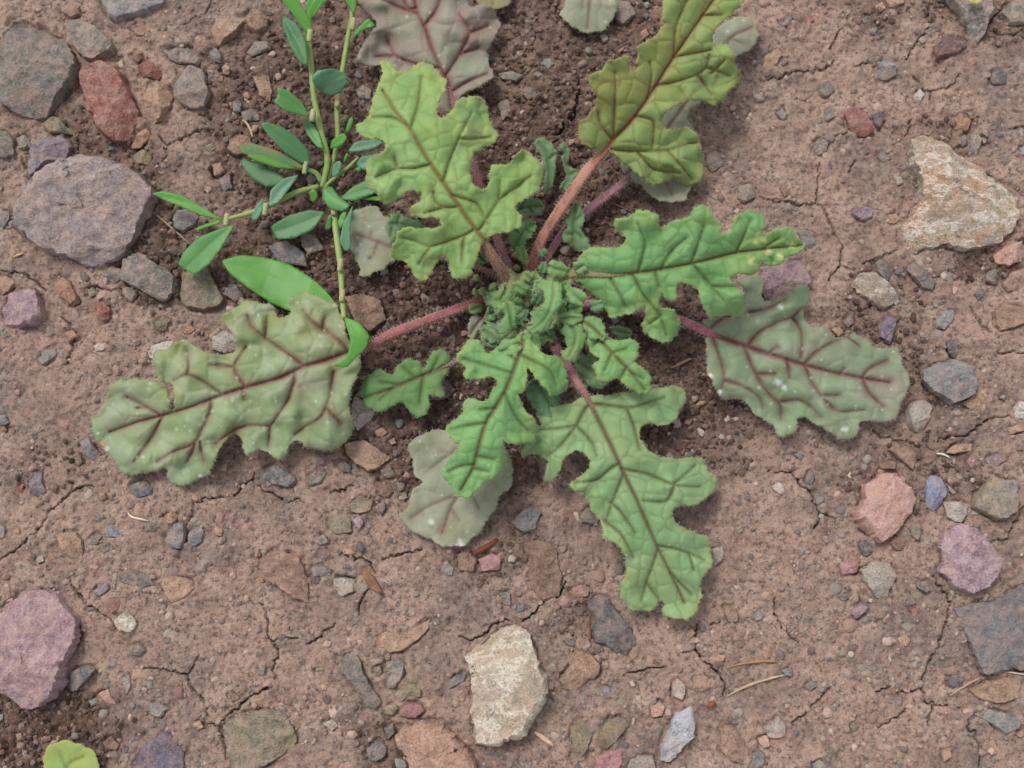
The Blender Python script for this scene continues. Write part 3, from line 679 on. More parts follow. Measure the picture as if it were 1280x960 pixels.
# ------------------------------------------------------------------ soil cracks (traced)
CRACKS = [
('C',2.2,'0,890 40,860 85,830 150,790 215,710 245,640 300,595 360,540 420,500 500,510'),('C',1.2,'360,525 340,490'),
('D',2.2,'360,0 365,40 400,90 430,135 480,160 530,190 570,220'),('D',1.4,'700,465 770,465 840,460 900,485 940,490 950,550 1000,600 1030,640 1050,700'),
('D',1.2,'940,490 970,440 1000,390'),('D',1.8,'1100,735 1180,670 1230,620 1290,580 1350,550 1375,510 1365,460 1390,400 1375,340 1345,310 1345,240 1330,170 1300,135'),
('E',1.1,'95,325 150,305 210,310'),('E',1.2,'250,340 330,300 360,265 410,240'),('D',1.3,'1050,740 1100,750 1110,820 1130,900'),
('E',1.8,'565,65 530,115 510,145 515,190'),('E',1.5,'1000,325 1020,300 1070,325 1130,310 1180,250 1230,225 1280,225'),
('F',2.2,'50,235 70,210 110,195 130,160 160,125'),('F',2.0,'225,110 260,60 270,30'),('F',1.5,'560,495 600,485 680,465 770,455'),
('F',1.8,'930,240 930,300 915,330 930,390 970,430 1020,470 1070,540 1060,600'),('F',1.1,'915,365 850,380'),('F',1.2,'1000,245 1060,225'),
('G',2.6,'820,0 860,60 905,120 895,180 885,240 875,280 850,350 810,420 790,490 765,550 775,610 795,650 825,630 810,700 780,760'),
('G',1.0,'765,555 700,585 640,575'),('G',1.2,'540,580 610,550'),('G',1.3,'310,560 270,610 220,660 180,710 100,740'),('G',0.9,'550,760 650,710 700,650'),
('G',1.8,'1010,715 995,770 1030,780 1060,840 1070,890 1055,950'),('G',1.0,'40,110 35,190 70,250 110,290 160,330'),('G',0.9,'830,645 960,660'),
('H',1.8,'0,435 60,440 100,435 150,480 190,530 230,570 255,640 260,690 230,720'),('H',1.3,'260,645 340,670'),
('H',1.6,'520,225 560,260 630,270 700,290 770,320 760,360 745,400'),('H',1.4,'790,295 850,290 920,260 990,265 1000,235 1060,205 1110,170 1200,160'),
('H',1.4,'1120,795 1200,770 1230,700 1270,640 1300,590'),('H',1.3,'450,725 520,770'),
('I',1.6,'-40,20 0,35 60,50 90,40 150,60 220,60 245,55 250,0 260,-60 265,-150'),('I',1.6,'245,55 285,85 320,170 360,230 375,290 375,350 340,390 305,440'),
('I',1.1,'375,350 420,380'),('I',1.3,'460,365 530,330 600,300 650,285'),('I',1.4,'1015,560 1050,640 1110,705'),('I',1.8,'1130,800 1180,810 1220,800 1300,815'),
('J',2.2,'0,390 70,380 120,355 200,350 290,330 325,310 345,280'),('J',1.8,'315,230 350,180 370,130'),('J',1.3,'440,320 500,305 550,300'),
('J',1.8,'700,290 740,220 760,185 800,160 830,80'),('J',1.6,'740,375 780,420 820,450 830,440 880,435 930,420 960,370'),('J',1.3,'820,450 815,490'),
('J',1.6,'720,580 710,640 690,675'),('J',1.8,'1100,130 1160,50 1190,0'),('J',1.3,'1145,160 1200,165 1280,140'),('J',1.3,'1210,640 1290,640'),
('J',1.0,'330,685 400,660'),('J',1.0,'400,860 440,800'),
('C',1.2,'970,560 975,610 955,680 935,710'),('C',1.5,'980,600 1040,570 1110,570 1180,550 1220,500 1260,480 1280,440'),
('B',1.8,'0,400 70,400 130,415 190,450 230,490'),('B',1.5,'300,620 350,660 350,700 350,790 320,860'),('B',1.5,'440,480 500,475 550,495 610,485'),
('K',1.5,'0,510 60,545 110,560 165,590 220,575'),('K',1.6,'370,545 430,525 490,510'),('K',1.5,'630,880 700,855 830,830'),('K',1.3,'420,855 520,870 570,890 580,930 600,950'),
('A',1.8,'840,730 900,710 960,680 1030,655 1080,660'),('A',1.3,'800,685 830,725'),('A',1.3,'920,130 960,100 1030,60 1055,0'),('A',1.0,'1215,300 1230,360'),
('8',2.2,'1030,320 1020,420 1000,490 930,560 910,610'),('2',1.5,'890,200 910,270 870,320 830,380'),('3',1.2,'1030,795 1090,800 1150,815 1216,810'),
]
crack_lines = []
for reg, w, s in CRACKS:
    p = resample(T(reg, s), 4.0, False)
    if len(p) > 2:
        j = RNG.normal(0, 1.3, p.shape); j[0] = 0; j[-1] = 0
        p = p + j
    crack_lines.append((w, p))

# ------------------------------------------------------------------ where the soil is loose, dark and crumbly
CRUMBLY = [  # cx, cy, rx, ry, strength (photograph pixels)
    (620, 400, 270, 130, 1.0), (680, 250, 130, 150, .95), (640, 90, 130, 110, .7), (400, 190, 150, 170, .75), (430, 330, 130, 80, .95),
    (800, 470, 130, 80, .95), (870, 540, 90, 50, .5), (30, 920, 120, 70, .95), (560, 560, 110, 70, .9), (230, 330, 80, 40, .7), (190, 300, 40, 60, .9),
    (1240, 320, 60, 26, .8), (1100, 410, 60, 60, .45), (720, 790, 40, 36, .5), (1190, 10, 130, 40, .5), (1150, 590, 90, 40, .35), (110, 190, 90, 40, .6),
    (480, 940, 40, 40, .6), (1180, 170, 60, 30, .4), (770, 30, 80, 60, .7), (620, 690, 60, 25, .5), (60, 590, 50, 30, .25), (1120, 480, 50, 40, .6),
]
def crumbly(px, py):
    wx = px + 26 * fbm(px / 60, py / 60, 31, 3); wy = py + 26 * fbm(px / 60, py / 60, 41, 3)
    m = np.zeros(np.shape(px))
    for cx, cy, rx, ry, s in CRUMBLY:
        d = np.sqrt(((wx - cx) / rx) ** 2 + ((wy - cy) / ry) ** 2)
        m = np.maximum(m, s * np.clip((1.25 - d) / 0.5, 0, 1))
    return m

# ------------------------------------------------------------------ ground: one sheet, fine where the photograph looks, coarse to the horizon
def axis(lo, hi, step, far):
    a = np.arange(lo, hi + step / 2, step)
    out, d, x = [], step, hi
    while x < far:
        d *= 1.35; x += d; out.append(x)
    out = np.array(out)
    return np.concatenate([lo - (out - hi)[::-1], a, out])
STEP = 0.0004
gx = axis(-0.182, 0.182, STEP, 30.0)
gy = axis(-0.138, 0.150, STEP, 30.0)
X, Y = np.meshgrid(gx, gy)
core = (np.abs(X) < 0.19) & (Y > -0.145) & (Y < 0.157)
Zg = ground_low(X, Y)
# photograph pixel of every ground vertex
cT, sT = math.cos(TILT), math.sin(TILT)
ry_, rz_ = Y - cam_loc.y, -cam_loc.z
dep = -(-ry_ * sT + rz_ * cT)
PX = 640 + X / dep / HF * 640
PY = 480 - (ry_ * cT + rz_ * sT) / dep / HF * 640
hum = np.where(core, crumbly(np.clip(PX, -200, 1500), np.clip(PY, -200, 1200)), 0.3)
Xc, Yc = np.where(core, X, 0), np.where(core, Y, 0)
det = 0.00075 * fbm(Xc / 0.007, Yc / 0.007, 51, 2) + 0.00046 * fbm(Xc / 0.0026, Yc / 0.0026, 61, 2) + 0.00022 * noise2(Xc / 0.0009, Yc / 0.0009, 65)
lump = np.abs(noise2(Xc / 0.0036, Yc / 0.0036, 71)); lump = np.minimum(lump, np.abs(noise2(Xc / 0.0027 + 4, Yc / 0.0027, 73)))
det = det + hum * (0.0009 * (lump - 0.3) + 0.0005 * fbm(Xc / 0.0018, Yc / 0.0018, 77, 2)) - hum * 0.0006
pit = noise2(Xc / 0.0021, Yc / 0.0021, 81); det -= 0.0006 * np.clip(pit - 0.55, 0, 1)
Zg = Zg + np.where(core, det, 0)
def window(poly, pad):
    x0, y0 = poly.min(0) - pad; x1, y1 = poly.max(0) + pad
    xa, ya = unproject(np.array([x0, x1]), np.array([y1, y0]), 0.0)
    i0, i1 = np.searchsorted(gx, xa[0] - 0.004), np.searchsorted(gx, xa[1] + 0.004)
    j0, j1 = np.searchsorted(gy, ya[0] - 0.004), np.searchsorted(gy, ya[1] + 0.004)
    return slice(j0, j1), slice(i0, i1)
CX, CY = X.copy(), Y.copy()
for w, p in crack_lines:
    sl = window(p, 6)
    pts = np.stack([PX[sl].ravel(), PY[sl].ravel()], 1)
    if len(pts) == 0: continue
    d, t, side, near = seg_dist(pts, p, False, True)
    open_ = np.clip((0.35 + np.sin(np.pi * np.clip(t, 0.03, 0.97)) ** 0.6) * (0.8 + 0.5 * noise2(pts[:, 0] / 7, pts[:, 1] / 7, 91)), 0.15, 1.3)
    ww = w * 0.34 * open_                       # half width in pixels
    k = (d < np.maximum(ww, 0.80)) & (open_ > 0.3)
    depth = (0.0012 + 0.0015 * w * open_)
    nxw, nyw = unproject(near[:, 0], near[:, 1], 0.0)
    shp = Zg[sl].shape
    Zg[sl] -= np.where(k, depth, 0).reshape(shp)
    Zg[sl] += (0.00022 * np.exp(-((d - 6) / 4) ** 2) * np.sign(side) * 0.8).reshape(shp)
    f = np.where(k, np.clip(1 - ww / np.maximum(d, 1e-3) * 0.8, 0, 1), 0).reshape(shp)
    a_ = 0.42 + 0.55 * ww                       # pull the lips of the crack together
    lipm = (~k) & (d < 3.2) & (open_ > 0.3)
    nd = a_ + (np.clip(d, 0.8, 3.2) - 0.8) / 2.4 * (3.2 - a_)
    q = near + (pts - near) * (nd / np.maximum(d, 1e-3))[:, None]
    qx, qy = unproject(q[:, 0], q[:, 1], 0.0)
    lm = lipm.reshape(shp)
    CX[sl] = np.where(lm, qx.reshape(shp), CX[sl]); CY[sl] = np.where(lm, qy.reshape(shp), CY[sl])
    CX[sl] += (nxw.reshape(shp) - CX[sl]) * f; CY[sl] += (nyw.reshape(shp) - CY[sl]) * f
for s, p in zip(STONES, STONE_POLYS):       # a narrow gap and a low rim of soil round every stone
    sl = window(p, 12)
    pts = np.stack([PX[sl].ravel(), PY[sl].ravel()], 1)
    if len(pts) == 0: continue
    ins = inside(p, pts[:, 0], pts[:, 1]); d, _, _ = seg_dist(pts, p, True); d = np.where(ins, -d, d)
    wob = 0.5 + 0.5 * noise2(pts[:, 0] / 14, pts[:, 1] / 14, 97)
    gap = -0.0011 * np.exp(-((d - 0.3) / 2.4) ** 2) * np.clip(wob * 1.6 - 0.25, 0, 1)
    bury = 0.5 + 0.5 * noise2(pts[:, 0] / 11 + 40, pts[:, 1] / 11, 99)
    rim = 0.0012 * np.exp(-(np.abs(d - 1.5) / 4.5) ** 2) * np.clip(bury * 1.8 - 0.75, 0, 1)
    inner = np.where(d < -4, -0.001, 0)
    Zg[sl] += (gap + rim + inner).reshape(Zg[sl].shape)
ny, nx = X.shape
idx = np.arange(nx * ny).reshape(ny, nx)
quads = np.stack([idx[:-1, :-1], idx[:-1, 1:], idx[1:, 1:], idx[1:, :-1]], -1).reshape(-1, 4)
gme = mesh_np('ground', np.stack([CX, CY, Zg], -1).reshape(-1, 3), quads)
ha = gme.attributes.new('humus', 'FLOAT', 'POINT'); ha.data.foreach_set('value', hum.astype(np.float32).ravel())
ground = link('ground', gme, M_SOIL)
tag(ground, 'cracked pinkish-brown clay soil under the plants and stones', 'soil', kind='structure')

# ------------------------------------------------------------------ stones
def make_stone(poly, hfac, rockkey, seed, small=False):
    rg = np.random.default_rng(seed)
    area = 0.5 * abs(np.dot(poly[:, 0], np.roll(poly[:, 1], 1)) - np.dot(poly[:, 1], np.roll(poly[:, 0], 1)))
    size = math.sqrt(area)
    c = poly.mean(0)
    n = int(np.clip(size * 1.3, 14, 100)); 
    p = resample(poly, np.hypot(*np.diff(np.vstack([poly, poly[:1]]), axis=0).T).sum() / n)
    n = len(p)
    if not small: p = p + rg.normal(0, 0.010 * size + 0.25, p.shape) * 0.7
    h = hfac * size * 1.05
    bx, by, bz = on_ground(np.array([c[0]]), np.array([c[1]]))
    base = np.array([bx[0], by[0], bz[0]])
    wx, wy = unproject(p[:, 0], p[:, 1], np.full(n, base[2] + 0.12 * h * MM))
    ox, oy = wx - base[0], wy - base[1]
    H = h * MM
    sharp = rg.uniform(2.6, 4.5)
    nr = int(np.clip(size / 4, 4, 20))
    rings = []
    for s, zz in ((0.55, -0.55), (0.86, -0.32)): rings.append((s, zz * max(H, 0.0025)))
    rings.append((0.985, -0.10 * max(H, .001)))
    us = np.linspace(0, 1, nr + 1)[:-1] ** 1.15
    for u in us:
        s = 1 - u
        rings.append((s, 0.05 * H + H * (1 - s ** sharp) ** (1 / sharp)))
    bm = bmesh.new()
    vs = []
    for s, z in rings: vs.append([bm.verts.new((ox[i] * s, oy[i] * s, z)) for i in range(n)])
    top = bm.verts.new((0, 0, H * 1.05)); bot = bm.verts.new((0, 0, -0.6 * max(H, 0.0025)))
    for a, b in zip(vs[:-1], vs[1:]):
        for i in range(n): bm.faces.new((a[i], a[(i + 1) % n], b[(i + 1) % n], b[i]))
    for i in range(n):
        bm.faces.new((vs[-1][i], vs[-1][(i + 1) % n], top)); bm.faces.new((vs[0][(i + 1) % n], vs[0][i], bot))
    R = size * MM * 0.5
    for k in range(3 if small else rg.integers(4, 8)):
        ang = rg.uniform(0, 2 * math.pi); tilt = rg.uniform(0.08, 0.75) * (H / max(R, 1e-6)) * 1.2
        if k == 0: tilt *= 0.35
        nrm = Vector((math.cos(ang) * tilt, math.sin(ang) * tilt, 1)).normalized()
        off = H * (rg.uniform(0.62, 0.9) if k == 0 else rg.uniform(0.7, 1.15))
        co = Vector((0, 0, off)) if k == 0 else Vector((math.cos(ang) * R * 0.25, math.sin(ang) * R * 0.25, off * 0.92))
        bmesh.ops.bisect_plane(bm, geom=bm.verts[:] + bm.edges[:] + bm.faces[:], plane_co=co, plane_no=nrm, dist=1e-6)
        for v in bm.verts:
            d = (v.co - co).dot(nrm)
            if d > 1e-7 and v.co.z > 0: v.co.z -= d / nrm.z
    bmesh.ops.recalc_face_normals(bm, faces=bm.faces[:])
    q = np.array([v.co for v in bm.verts]); nm = np.array([v.normal for v in bm.verts])
    sx = rg.uniform(0, 100)
    fr = 0.0016 + R * 0.25
    disp = (fbm(q[:, 0] / fr + sx, q[:, 1] / fr + q[:, 2] / fr * 0.7, 3, 3)) * (0.05 * R + 0.00008)
    disp += noise2(q[:, 0] / 0.0011 + sx, q[:, 1] / 0.0011 + q[:, 2] / 0.0015, 15) * min(0.00012, 0.03 * R)
    disp += np.abs(noise2(q[:, 0] / fr * 1.7 + sx, q[:, 1] / fr * 1.7, 9)) * (-0.03 * R)
    for v, d, m in zip(bm.verts, disp, nm):
        v.co += Vector(m * d)
    me = bpy.data.meshes.new('stone')
    bm.to_mesh(me); bm.free()
    me.polygons.foreach_set('use_smooth', np.ones(len(me.polygons), bool))
    me.set_sharp_from_angle(angle=math.radians(28))
    o = link('stone', me, rock_material(rockkey))
    o.location = base
    return o, c, size

SGROUP = 'loose stones and pebbles on the soil'
SHAPES = {}
landmarks = []
for s, p in zip(STONES, STONE_POLYS):
    if s[3]: landmarks.append((p.mean(0), s[3]))
landmarks += [(np.array(q), nm) for q, nm in [((300, 480), 'the long red-veined leaf'), ((1010, 450), 'the purple-veined leaf'), ((800, 640), 'the downward lobed leaf'),
    ((570, 620), 'the pale lower leaf'), ((565, 200), 'the tall lobed leaf'), ((300, 260), 'the knotgrass stem'), ((650, 380), 'the rosette heart'),
    ((935, 850), 'the straw bits'), ((735, 20), 'the small pale leaf'), ((85, 940), 'the round green leaf'), ((830, 130), 'the folded lobed leaf'),
    ((470, 725), 'the curled brown husk'), ((605, 685), 'the rusty stalk bit')]]
used_labels = set()
def auto_label(c, size, poly, rockkey):
    d = sorted((float(np.hypot(*(c - q))), nm) for q, nm in landmarks)
    sv = np.linalg.svd(poly - poly.mean(0), compute_uv=False)
    asp = sv[0] / max(sv[1], 1e-6)
    shape = 'elongated' if asp > 1.9 else ('oval' if asp > 1.4 else 'compact')
    sz = 'medium' if size > 22 else ('small' if size > 14 else 'tiny')
    kind = 'stone' if size > 14 else 'pebble'
    for nm2 in (d[1][1], d[2][1], d[3][1]):
        lab = f"{sz} {shape} {ROCK[rockkey][5]} {kind} between {d[0][1]} and {nm2}"
        if lab not in used_labels: break
    used_labels.add(lab)
    return lab
for i, (s, p) in enumerate(zip(STONES, STONE_POLYS)):
    o, c, size = make_stone(p, s[2], s[1], 100 + i, small=False)
    tag(o, s[4] or auto_label(c, size, p, s[1]), 'stone', SGROUP)
N_STONES = len(STONES)

# occupied pixels, so that loose gravel does not grow out of the stones
OCC = np.zeros((1400, 1800), bool)          # offset 240, 200
yy, xx = np.mgrid[0:1400, 0:1800]
for p in STONE_POLYS:
    x0, y0 = np.floor(p.min(0)).astype(int) - 2; x1, y1 = np.ceil(p.max(0)).astype(int) + 2
    sl = (slice(max(0, y0 + 200), max(0, y1 + 200)), slice(max(0, x0 + 240), max(0, x1 + 240)))
    OCC[sl] |= inside(p, xx[sl] - 240.0, yy[sl] - 200.0)

# a few more pebbles of the size one can still pick out, up to 300 stones in all
PEB = ['grey', 'blue', 'tan', 'brown', 'slate', 'olive', 'pink', 'pale', 'grey', 'tan', 'brown', 'violet']
cnt, guard = 0, 0
while cnt < max(0, 300 - N_STONES) and guard < 6000:
    guard += 1
    px, py = RNG.uniform(6, 1274), RNG.uniform(6, 954)
    if (560 < px < 760 and 280 < py < 480): continue
    r = RNG.uniform(4.5, 8.5)
    yi, xi = int(py + 200), int(px + 240)
    if OCC[yi - 9:yi + 10, xi - 9:xi + 10].any(): continue
    a = np.sort(RNG.uniform(0, 2 * math.pi, 9)); ph = RNG.uniform(0, math.pi)
    rr = r * RNG.uniform(0.75, 1.15, 9)
    q = np.stack([np.cos(a) * rr, np.sin(a) * rr * RNG.uniform(0.55, 0.95)], 1)
    q = q @ np.array([[math.cos(ph), math.sin(ph)], [-math.sin(ph), math.cos(ph)]]) + np.array([px, py])
    key = PEB[RNG.integers(len(PEB))]
    o, c, size = make_stone(q, RNG.uniform(0.25, 0.5), key, 5000 + guard, small=True)
    tag(o, auto_label(c, size, q, key), 'stone', SGROUP)
    OCC[yi - 6:yi + 7, xi - 6:xi + 7] = True
    cnt += 1

# ------------------------------------------------------------------ gravel and crumbs nobody could count
def ico(sub):
    bm = bmesh.new(); bmesh.ops.create_icosphere(bm, subdivisions=sub, radius=1.0)
    bm.verts.ensure_lookup_table()
    v = np.array([x.co for x in bm.verts]); f = np.array([[q.index for q in x.verts] for x in bm.faces]); bm.free()
    return v, f
def scatter(name, label, n, rmin, rmax, power, density, palette, sub, sink, hue=0.12, box=(-110, 1390, -120, 1080)):
    V, F = ico(sub)
    tv = []
    for k in range(14):
        v = V.copy()
        for _ in range(6):
            d = RNG.normal(size=3); d /= np.linalg.norm(d); off = RNG.uniform(0.5, 0.95)
            e = v @ d - off; v = v - np.clip(e, 0, None)[:, None] * d
        v *= RNG.uniform(0.88, 1.1, (len(v), 1)); tv.append(v)
    px = RNG.uniform(box[0], box[1], n * 6); py = RNG.uniform(box[2], box[3], n * 6)
    keep = RNG.uniform(0, 1, n * 6) < density(px, py)
    keep &= ~OCC[np.clip(py + 200, 0, 1399).astype(int), np.clip(px + 240, 0, 1799).astype(int)]
    px, py = px[keep][:n], py[keep][:n]; n = len(px)
    x, y, _ = on_ground(px, py)
    gi = np.clip(np.searchsorted(gx, x), 0, nx - 1); gj = np.clip(np.searchsorted(gy, y), 0, ny - 1)
    z = Zg[gj, gi]
    r = (rmin + (rmax - rmin) * RNG.uniform(0, 1, n) ** power) * MM
    sc = r[:, None] * RNG.uniform(0.6, 1.15, (n, 3)); sc[:, 2] *= 0.8
    ang = RNG.uniform(0, 2 * math.pi, n)
    tid = RNG.integers(0, 14, n)
    B = np.stack(tv)[tid] * sc[:, None, :]
    ca, sa = np.cos(ang)[:, None], np.sin(ang)[:, None]
    co = np.stack([B[..., 0] * ca - B[..., 1] * sa + x[:, None], B[..., 0] * sa + B[..., 1] * ca + y[:, None], B[..., 2] + (z + sc[:, 2] * sink)[:, None]], -1)
    pal = np.array([S(*c) for c in palette]); col = pal[RNG.integers(0, len(pal), n)] * RNG.uniform(1 - hue * 2, 1 + hue * 2, (n, 1))
    m = len(V)
    faces = (F[None] + (np.arange(n) * m)[:, None, None]).reshape(-1, 3)
    me = mesh_np(name, co.reshape(-1, 3), faces, False, np.repeat(col, m, 0))
    o = link(name, me, M_GRAVEL)
    tag(o, label, 'gravel', kind='stuff')
    return o
SOILP = [(152, 126, 114), (140, 116, 106), (166, 142, 130), (128, 108, 100), (146, 128, 118), (120, 104, 100)]
MINP = [(118, 114, 110), (104, 102, 102), (138, 132, 124), (150, 122, 104), (138, 108, 100), (168, 152, 140), (96, 96, 98), (124, 112, 108), (154, 132, 122), (112, 106, 106)]
DARKP = [(96, 76, 66), (84, 66, 58), (110, 88, 77), (72, 58, 52), (118, 96, 86), (102, 84, 76), (124, 104, 94)]
lowc = lambda px, py: np.clip(0.5 + 0.6 * noise2(px / 45, py / 45, 201), 0.15, 1) * (1 - 0.6 * crumbly(px, py))
crm = lambda px, py: np.clip(crumbly(px, py), 0, 1) ** 1.2
EMB = [tuple(int(0.7 * a + 0.3 * b) for a, b in zip(c, (166, 140, 128))) for c in MINP]
scatter('soil_grains', 'fine soil-coloured grains stuck on the clay crust', 9500, 0.9, 3.4, 2.0, lowc, SOILP, 1, -0.05)
scatter('fine_gravel', 'fine mixed grit embedded in the clay crust', 6500, 1.0, 5.0, 2.0, lowc, EMB, 1, -0.05)
scatter('soil_clods', 'small soil-coated clods stuck on the clay crust', 1500, 2.6, 5.0, 1.4, lowc, SOILP * 2 + EMB, 1, -0.25)
scatter('soil_lumps', 'soil-coated lumps half sunk in the clay crust', 1250, 4.0, 8.8, 1.4, lowc, SOILP * 2 + EMB, 2, -0.3)
scatter('soil_crumbs', 'dark loose soil crumbs heaped round the plants', 12500, 1.1, 5.4, 1.8, crm, DARKP, 1, 0.4)
scatter('crumbly_grit', 'mixed small grit among the loose soil crumbs', 800, 3.0, 7.0, 1.8, crm, MINP + DARKP, 2, 0.35)
beyond = lambda px, py: np.where((px > -30) & (px < 1310) & (py > -30) & (py < 990), 0.0, 0.6)
scatter('scattered_gravel', 'scattered mixed gravel on the soil further off', 2600, 1.5, 15.0, 2.6, beyond, EMB + SOILP, 1, 0.0, box=(-1000, 2280, -700, 1500))

# ------------------------------------------------------------------ leaves
STY = {  # lamina, lamina2, vein, midrib, margin, vein strength, small-vein colour strength, pale specks
    'bright': (S(104, 152, 90), S(126, 170, 108), S(84, 100, 46), S(116, 98, 60), S(152, 166, 86), .9, .32, 0),
    'tall':   (S(122, 158, 90), S(142, 174, 108), S(108, 106, 46), S(128, 104, 58), S(164, 166, 82), .9, .32, 0),
    'lower':  (S(120, 155, 104), S(140, 170, 120), S(88, 88, 46), S(104, 80, 54), S(160, 160, 92), 1.0, .36, .05),
    'folded': (S(128, 152, 84), S(148, 168, 100), S(116, 88, 50), S(142, 84, 62), S(158, 140, 76), .88, .5, 0),
    'red':    (S(124, 148, 102), S(146, 164, 124), S(116, 58, 54), S(126, 56, 54), S(140, 134, 78), .95, .12, .5),
    'rpurple':(S(116, 144, 106), S(136, 156, 122), S(104, 50, 54), S(112, 48, 54), S(140, 124, 104), .95, .10, .3),
    'backred':(S(136, 142, 120), S(148, 134, 122), S(120, 58, 60), S(122, 50, 56), S(142, 116, 106), .95, .12, .3),
    'pale':   (S(138, 146, 118), S(152, 152, 130), S(126, 88, 86), S(120, 76, 78), S(150, 146, 110), .6, .08, .5),
    'dark':   (S(88, 126, 72), S(104, 144, 84), S(88, 86, 46), S(96, 76, 50), S(106, 134, 76), .7, .25, .1),
    'young':  (S(100, 146, 86), S(122, 164, 104), S(96, 120, 60), S(112, 122, 66), S(136, 150, 84), .4, .3, 0),
    'bluish': (S(98, 134, 92), S(116, 148, 106), S(84, 112, 70), S(92, 108, 70), S(116, 142, 96), .4, .2, 0),
}
def cells(p, size, seed):
    """distance to the border of jittered cells: the net of small veins"""
    g = p / size
    gi = np.floor(g)
    f1 = np.full(len(p), 9.0); f2 = np.full(len(p), 9.0)
    for dx in (-1, 0, 1):
        for dy in (-1, 0, 1):
            cx, cy = gi[:, 0] + dx, gi[:, 1] + dy
            qx = cx + 0.15 + 0.7 * hash2(cx, cy, seed); qy = cy + 0.15 + 0.7 * hash2(cx, cy, seed + 7)
            d = np.hypot(g[:, 0] - qx, g[:, 1] - qy)
            m = d < f1
            f2 = np.where(m, f1, np.minimum(f2, d)); f1 = np.where(m, d, f1)
    return (f2 - f1) * size * 0.5

